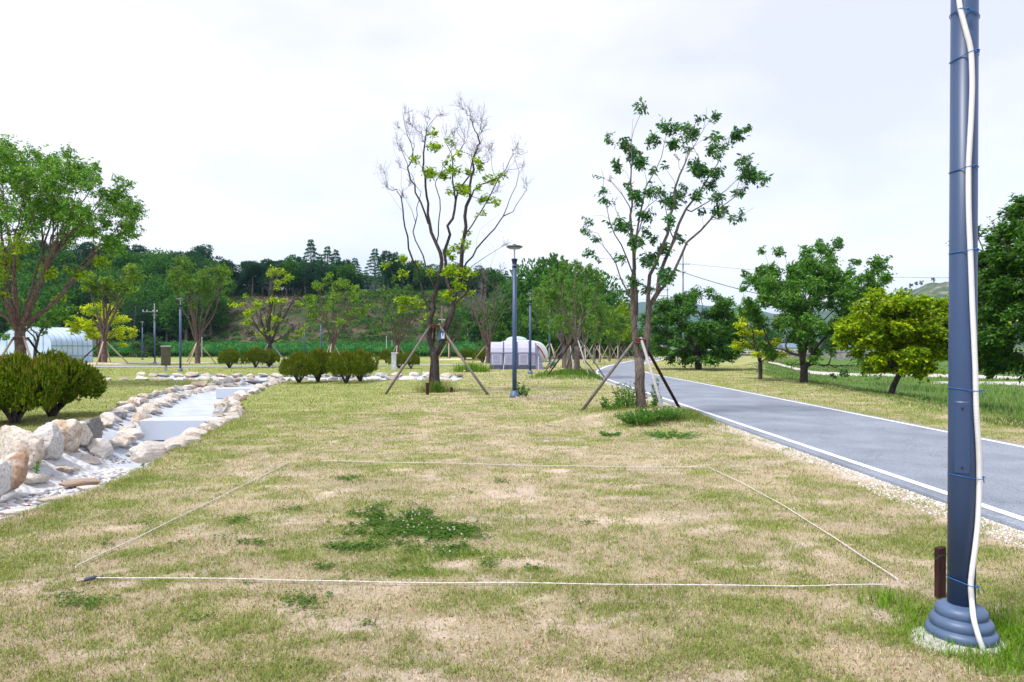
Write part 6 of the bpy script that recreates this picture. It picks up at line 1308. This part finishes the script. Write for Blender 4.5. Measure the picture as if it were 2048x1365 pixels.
c_, d_ = chan(x, y); gr_ = wetness(x, y); so_l = soilness(x, y); cl = cloverness(x, y)
n2 = fbm(x * 5, y * 5, 61, 4, .7)
keep = (d_ < .03) & off_road(x, y) & (RS.rand(len(x)) < np.clip(.62 + .5 * gr_ - .6 * so_l + (n2 - .5) * 1.4, .12, 1))
x, y, gr_, n2, d_ = x[keep], y[keep], gr_[keep], n2[keep], d_[keep]; n = len(x)
isg = RS.rand(n) < np.clip(gr_ * .75 + (n2 - .5) * 1.8 + .26, .14, .92)
col = np.where(isg[:, None], palette(n, GR), palette(n, STR)); sc = np.interp(y, [3, 8, 17], [1, 1.25, 2.0])
edge = np.exp(-((d_ + .12) / .16) ** 2)
h = (RS.uniform(.012, .03, n) + .012 * isg + .03 * edge) * sc ** .5
blades('grass', x, y, h, .0034 * sc * RS.uniform(.7, 1.3, n), col, 'short patchy lawn grass, green and straw coloured', lean=1.6)
x, y = lawn_pts(150000, 17, 62); d_ = chan(x, y)[1]; keep = (d_ < .02) & off_road(x, y) & (x < EX(y) + 1); x, y = x[keep], y[keep]; gr_ = wetness(x, y); n = len(x)
isg = RS.rand(n) < np.clip(gr_ + .1, .1, .95)
blades('grass', x, y, RS.uniform(.03, .075, n), .010 * np.interp(y, [17, 60], [1, 3]) * RS.uniform(.7, 1.3, n), np.where(isg[:, None], palette(n, GR), palette(n, STR)), 'lawn grass of the middle distance', lean=1.3)
# clover
cx_, cyy = [], []
for (a, b, rx, ry), (wx, wy, r, dy) in zip(CLOVER, CLW):
    m = int(6500 * r * dy * 3.14) + 20; u = RS.uniform(-1.25, 1.25, m); v = RS.uniform(-1.25, 1.25, m); cx_.append(wx + u * r); cyy.append(wy + v * dy)
x, y = np.concatenate(cx_), np.concatenate(cyy); k = RS.rand(len(x)) < cloverness(x, y); x, y = x[k], y[k]; n = len(x)
zc = ground_z(x, y) + RS.uniform(.008, .038, n); g = Geo(); b = RS.uniform(0, 6.283, n); colc = palette(n, [(.06,.14,.022),(.09,.18,.03),(.045,.10,.018)])
for q in range(3):
    a = b + q * 2.094; ax = np.stack([np.cos(a), np.sin(a), RS.uniform(-.15, .35, n)], 1); V_, F_, C_ = leaf_quads(np.stack([x, y, zc], 1), n, ax, RS.uniform(.010, .017, n), .95, colc, nrm=np.array([0, 0, 1.])); g.add(V_, F_, C_)
tag(g.build('clover', M_blade, cols=True), 'dark green clover patches in the dry lawn', kind='stuff')
k = RS.rand(n) < np.where((np.abs(x - CLW[0][0]) < 1.0) & (y > 5.5), .012, .008); fx, fy = x[k], y[k]; fx = np.r_[fx, RS.uniform(-.25, 1.4, 260) + .35]; fy = np.r_[fy, RS.uniform(20.6, 22.4, 260)]
Vs, Fs = icosphere(1); g = Geo(); m = len(fx); r = RS.uniform(.0065, .0095, m) * np.where(fy > 15, 2.2, 1); zz = ground_z(fx, fy) + RS.uniform(.035, .06, m)
VV = Vs[None] * r[:, None, None] + np.stack([fx, fy, zz], 1)[:, None]; FF = (Fs[None] + (np.arange(m) * len(Vs))[:, None, None]).reshape(-1, 3); g.add(VV.reshape(-1, 3), FF, np.repeat(palette(m, [(.55,.50,.46),(.62,.57,.54),(.45,.33,.29)], var=.08), len(Vs), 0))
tag(g.build('clover_flowers', M_blade, cols=True), 'small white clover flower heads', kind='stuff')
# taller lush grass round the nearest post, along river, at mound
def patch(name, cx__, cy__, rx, ry, n, h0, h1, w, cols, label, gap=0, lean=.7):
    a = RS.uniform(0, 6.283, n); q = (gap + (1 - gap) * RS.rand(n)) ** .95; x = cx__ + rx * q * np.cos(a); y = cy__ + ry * q * np.sin(a)
    x = x + RS.normal(size=n) * rx * .12; k = off_road(x, y); x, y = x[k], y[k]; n = len(x); return blades(name, x, y, RS.uniform(h0, h1, n), np.full(n, w) * RS.uniform(.6, 1.3, n), palette(n, cols), label, lean=lean)
LUSH = [(.13,.27,.03),(.18,.34,.045),(.09,.19,.025),(.25,.36,.07)]
patch('long_grass', bx + .08, by, .34, .42, 2200, .03, .085, .005, LUSH, 'bright long grass round the base of the nearest lamp post', .38)
patch('long_grass', bx + .2, by - .36, .42, .14, 900, .03, .07, .0055, LUSH, 'bright long grass in front of the bell base', .0)
patch('long_grass', bx + .5, by - .1, .35, .5, 1600, .04, .13, .0055, LUSH, 'bright long grass right of the bell base', .0)
patch('long_grass', bx - .12, by + .5, .22, .2, 220, .04, .11, .005, LUSH, 'long grass behind the bell base by the stake', .0)
for px_, py_, rx_, ry_, n_ in ((930, 1112, .55, .16, 1500), (850, 1150, .4, .1, 800), (560, 1105, .35, .12, 500), (330, 960, .5, .3, 500), (1800, 1270, .35, .2, 900)):
    c = G(px_, py_); patch('long_grass', c[0], c[1], rx_, ry_, n_, .02, .05, .004, [(.17,.27,.05),(.24,.33,.07),(.32,.38,.12)], 'small patch of fresher green grass in the dry lawn')
patch('long_grass', 3.55, 14.0, .7, .4, 900, .06, .18, .009, [(.09,.17,.03),(.13,.22,.04),(.3,.27,.12)], 'tuft of long grass on the front right slope of the tree mound')
patch('long_grass', 4.0, 14.8, .35, .6, 500, .06, .16, .009, [(.11,.19,.03),(.16,.24,.04),(.3,.27,.12)], 'long grass at the road side of the tree mound')
patch('long_grass', 3.1, 13.9, 1.3, .7, 2200, .04, .13, .008, [(.10,.20,.03),(.16,.27,.045),(.4,.35,.18)], 'rough low grass over the front of the tree mound')
patch('long_grass', 2.3, 15.4, .9, .9, 900, .04, .12, .008, [(.12,.22,.035),(.18,.28,.05),(.4,.35,.18)], 'rough low grass on the left flank of the tree mound')
patch('long_grass', -2.7, 24.2, .75, .3, 900, .15, .6, .008, [(.14,.2,.03),(.25,.25,.06),(.10,.16,.03)], 'tall thin weeds round the foot of the half bare tree', lean=.35)
patch('long_grass', -2.6, 44.5, 1.2, .6, 900, .3, .75, .03, LUSH, 'bright tall grass left of the awning', lean=.4)
patch('long_grass', 3.4, 34.3, 2.4, 2.2, 5000, .12, .35, .016, [(.09,.18,.03),(.13,.23,.04)], 'rough grass on the mound of the nearest roadside tree')
R = np.random.RandomState(12); n = 60000; y = 13 * (110 / 13) ** R.rand(n); x = EX(y) + R.uniform(-.8, 1, n) ** 1 * 0 + R.rand(n) ** 1.2 * np.interp(y, [13, 110], [14, 46]) - .3 + 1.6 * (fbm(y * .5, y * 0, 91, 3) - .5)
k = in_frame(x, y) & (fbm(x * .3, y * .3, 19, 3) > .33); x, y = x[k], y[k]; bars_ = 0
for (bx_, by_, rx, ry, rot) in [(31, 77, 8, 4, .1), (44, 70, 12, 4.5, -.35), (40, 56, 6, 3.5, -.4), (62, 62, 14, 4, -.3), (27, 100, 8, 3, .3)]:
    dx, dy = x - bx_, y - by_; u = dx * math.cos(rot) + dy * math.sin(rot); v = -dx * math.sin(rot) + dy * math.cos(rot); bars_ = np.maximum(bars_, 1 - (u / rx) ** 2 - (v / ry) ** 2)
k = bars_ < .05; x, y = x[k], y[k]; n = len(x); hh = RS.uniform(.15, .5, n) * (.35 + 1.1 * fbm(x * .35, y * .35, 23, 3)) * np.interp(y, [20, 60], [1.1, .7]) * np.clip((x - EX(y) + .3) / 4.5, .22, 1)
tone = fbm(x * .15, y * .15, 40, 3)[:, None]; col = palette(n, [(.11,.24,.045),(.15,.29,.06),(.07,.16,.04),(.24,.32,.11),(.30,.30,.16)]) * (1 - .35 * (tone > .55)) + np.where(tone > .6, .02, 0)
blades('river_grass', x, y, hh, .022 * np.interp(y, [13, 60, 110], [.8, 2, 4]), col, 'tall green grass and reeds covering the river plain', lean=.5)
# broad leaved weeds
def weed(name, c, r, h, n, leaf, cols, label, stems=None, group=None):
    stems = stems or max(6, n // 14)
    o = thing(name, label, 'plant', c, group); g = Geo(); tips = []
    for k in range(stems):
        a = RS.uniform(0, 6.283); q = RS.uniform(0, 1) ** .5 * r; hh_ = h * RS.uniform(.6, 1); p0 = (q * .4 * math.cos(a), q * .4 * math.sin(a), -.02); p1 = (q * math.cos(a), q * math.sin(a), hh_); g.tube([p0, (np.array(p0) + p1) / 2, p1], [.006, .005, .003], 4); tips.append((p0, p1))
    g.build('stem', M_weedstem, o); g = Geo(); t = np.array(tips); k = RS.randint(stems, size=n); u = RS.uniform(.15, 1, (n, 1)); p = t[k, 0] * (1 - u) + t[k, 1] * u
    a = RS.uniform(0, 6.283, n); ax = np.stack([np.cos(a), np.sin(a), RS.uniform(-.2, .8, n)], 1); g.add(*leaf_quads(p, n, ax, leaf * RS.uniform(.6, 1.2, n), .45, palette(n, cols))); g.build('leaf_mass', M_leaf, o, cols=True)
M_weedstem = simple('green_stem', (.10, .18, .04), .7)
WC = [(.07,.19,.03),(.11,.25,.04),(.05,.13,.025)]
for px, py, D, r, h, n, lf, lab in [(1255, 832, 15.8, .40, .62, 420, .08, 'leafy weed left of the leafy tree trunk on the mound'), (1222, 838, 15.4, .36, .3, 360, .07, 'low leafy weed at the left of the tree mound'), (1300, 835, 16.0, .3, .4, 150, .08, 'leafy weed just right of the leafy tree trunk'), (1315, 800, 16.6, .15, .75, 70, .09, 'tall thin weed behind the grey prop'),
                                   (1278, 872, 13.6, .5, .24, 1500, .05, 'dense dark weed clump at the front foot of the tree mound'), (1315, 868, 13.8, .5, .26, 1400, .05, 'dense dark weed clump below the grey prop'), (1345, 866, 13.9, .4, .18, 800, .045, 'low weed clump right of the grey prop'), (1345, 888, 12.2, .6, .08, 1000, .04, 'flat weed mat in front of the tree mound, right'),
                                   (1222, 884, 12.3, .25, .08, 420, .04, 'flat weed mat in front of the tree mound, left'), (1040, 793, 22.0, .22, .5, 130, .1, 'young bushy plant right of the tall lamp post foot'), (1050, 793, 22.2, .15, .28, 60, .09, 'smaller bushy plant right of the tall lamp post foot'), (877, 783, 23.9, .2, .45, 110, .09, 'weed growing against the half bare trunk')]:
    c = P(px, py, D); weed('weed', (c[0], c[1], gz(c[0], c[1])), r, h, n, lf, WC, lab)
for px, py, zb, h, lab in [(76, 972, -.35, .42, 'tall thin green weed growing from the pebble floor at the far left'), (287, 930, -.3, .30, 'thin green weed at the right edge of the pebble floor'), (230, 900, -.3, .24, 'thin green weed in front of the white flat bank stone'), (258, 905, -.38, .1, 'tiny weed on the concrete edge')]:
    c = G(px, py, zb); weed('stream_weed', (c[0], c[1], zb - .02), .05, h, 60, .06, WC, lab, 2)
# dead leaves litter in the stream
x = np.r_[RS.normal(-7.0, .22, 120), RS.normal(-6.5, .1, 30), RS.uniform(-7, -5.2, 60)]; y = np.r_[RS.normal(11.6, .18, 120), RS.normal(13.6, .2, 30), RS.uniform(6.5, 11, 60)]; n = len(x)
g = Geo(); g.add(*leaf_quads(np.stack([x, y, chan(x, y)[0] + .012], 1), n, RS.normal(size=(n, 3)) * [1, 1, .15], RS.uniform(.03, .07, n), .6, palette(n, [(.20,.09,.05),(.30,.16,.09),(.12,.06,.04)]), nrm=np.array([0, 0, 1.])))
tag(g.build('leaf_litter', M_blade, cols=True), 'dead brown leaves gathered on the stream floor', kind='stuff')
# ------------------------------------------------------------------ air between the camera and the far hills
m = bpy.data.materials.new('haze_air'); m.use_nodes = True; t_ = m.node_tree; t_.nodes.clear(); o_ = N(t_, 'ShaderNodeOutputMaterial'); v_ = N(t_, 'ShaderNodeVolumePrincipled')
v_.inputs['Density'].default_value = .00013; v_.inputs['Color'].default_value = (.36, .62, .97, 1); t_.links.new(v_.outputs[0], o_.inputs['Volume'])
g = Geo(); g.box((0, 2470, 118), (10100, 7100, 250)); tag(g.build('haze', m), 'pale blue summer haze over the valley', kind='stuff')

# pebbles set in the mortar of the near stream floor, crumbs on the lawn
def scatter_stones(name, x, y, z, r, cols, label, mat, flat=.5):
    Vs, Fs = icosphere(1); m = len(x); rr = r[:, None, None] * RS.uniform(.6, 1.3, (m, 1, 3)) * [1, 1, flat]
    a = RS.uniform(0, 6.283, m); c_, s_ = np.cos(a), np.sin(a); W = Vs[None] * rr * RS.uniform(.9, 1.1, (m, len(Vs), 1)); W = np.stack([W[..., 0] * c_[:, None] - W[..., 1] * s_[:, None], W[..., 0] * s_[:, None] + W[..., 1] * c_[:, None], W[..., 2]], -1)
    W = W + np.stack([x, y, z], 1)[:, None]; g = Geo(); g.add(W.reshape(-1, 3), (Fs[None] + (np.arange(m) * len(Vs))[:, None, None]).reshape(-1, 3), np.repeat(palette(m, cols, var=.12), len(Vs), 0)); return tag(g.build(name, mat, cols=True, smooth=True), label, kind='stuff')
M_peb2 = leaf_mat('pebble', 0.0, .7, .3)
y = RS.uniform(5.6, 11.2, 5200); x = XL(y) + .95 + RS.rand(5200) * (XR(y) - XL(y) - 1.15); k = RS.rand(5200) < .8; x, y = x[k], y[k]
scatter_stones('pebbles', x, y, chan(x, y)[0] - .006, RS.uniform(.022, .055, len(x)), [(.62,.62,.64),(.74,.73,.72),(.50,.46,.42),(.36,.38,.43),(.66,.58,.50),(.22,.23,.27)], 'pale rounded pebbles set in the stream floor', M_peb2)
x, y = lawn_pts(9000, 2.95, 16); k = (chan(x, y)[1] < 0) & off_road(x, y); x, y = x[k], y[k]
scatter_stones('soil_crumbs', x, y, ground_z(x, y) + .002, RS.uniform(.0025, .007, len(x)) * np.interp(y, [3, 16], [1, 2]), [(.20,.14,.09),(.34,.26,.19),(.60,.52,.44),(.11,.075,.05)], 'small crumbs of soil and grit on the lawn', M_peb2, .6)
y = 4 * (36 / 4) ** RS.rand(8000); x = RL(y) - .24 - RS.rand(8000) ** 1.6 * (.15 + .5 * fbm(y * .9, y * 0, 66, 3))
scatter_stones('verge_gravel', x, y, ground_z(x, y) + .004, RS.uniform(.004, .014, len(x)), [(.72,.70,.67),(.80,.78,.76),(.55,.52,.48)], 'pale grit along the road edge', M_peb2, .6)
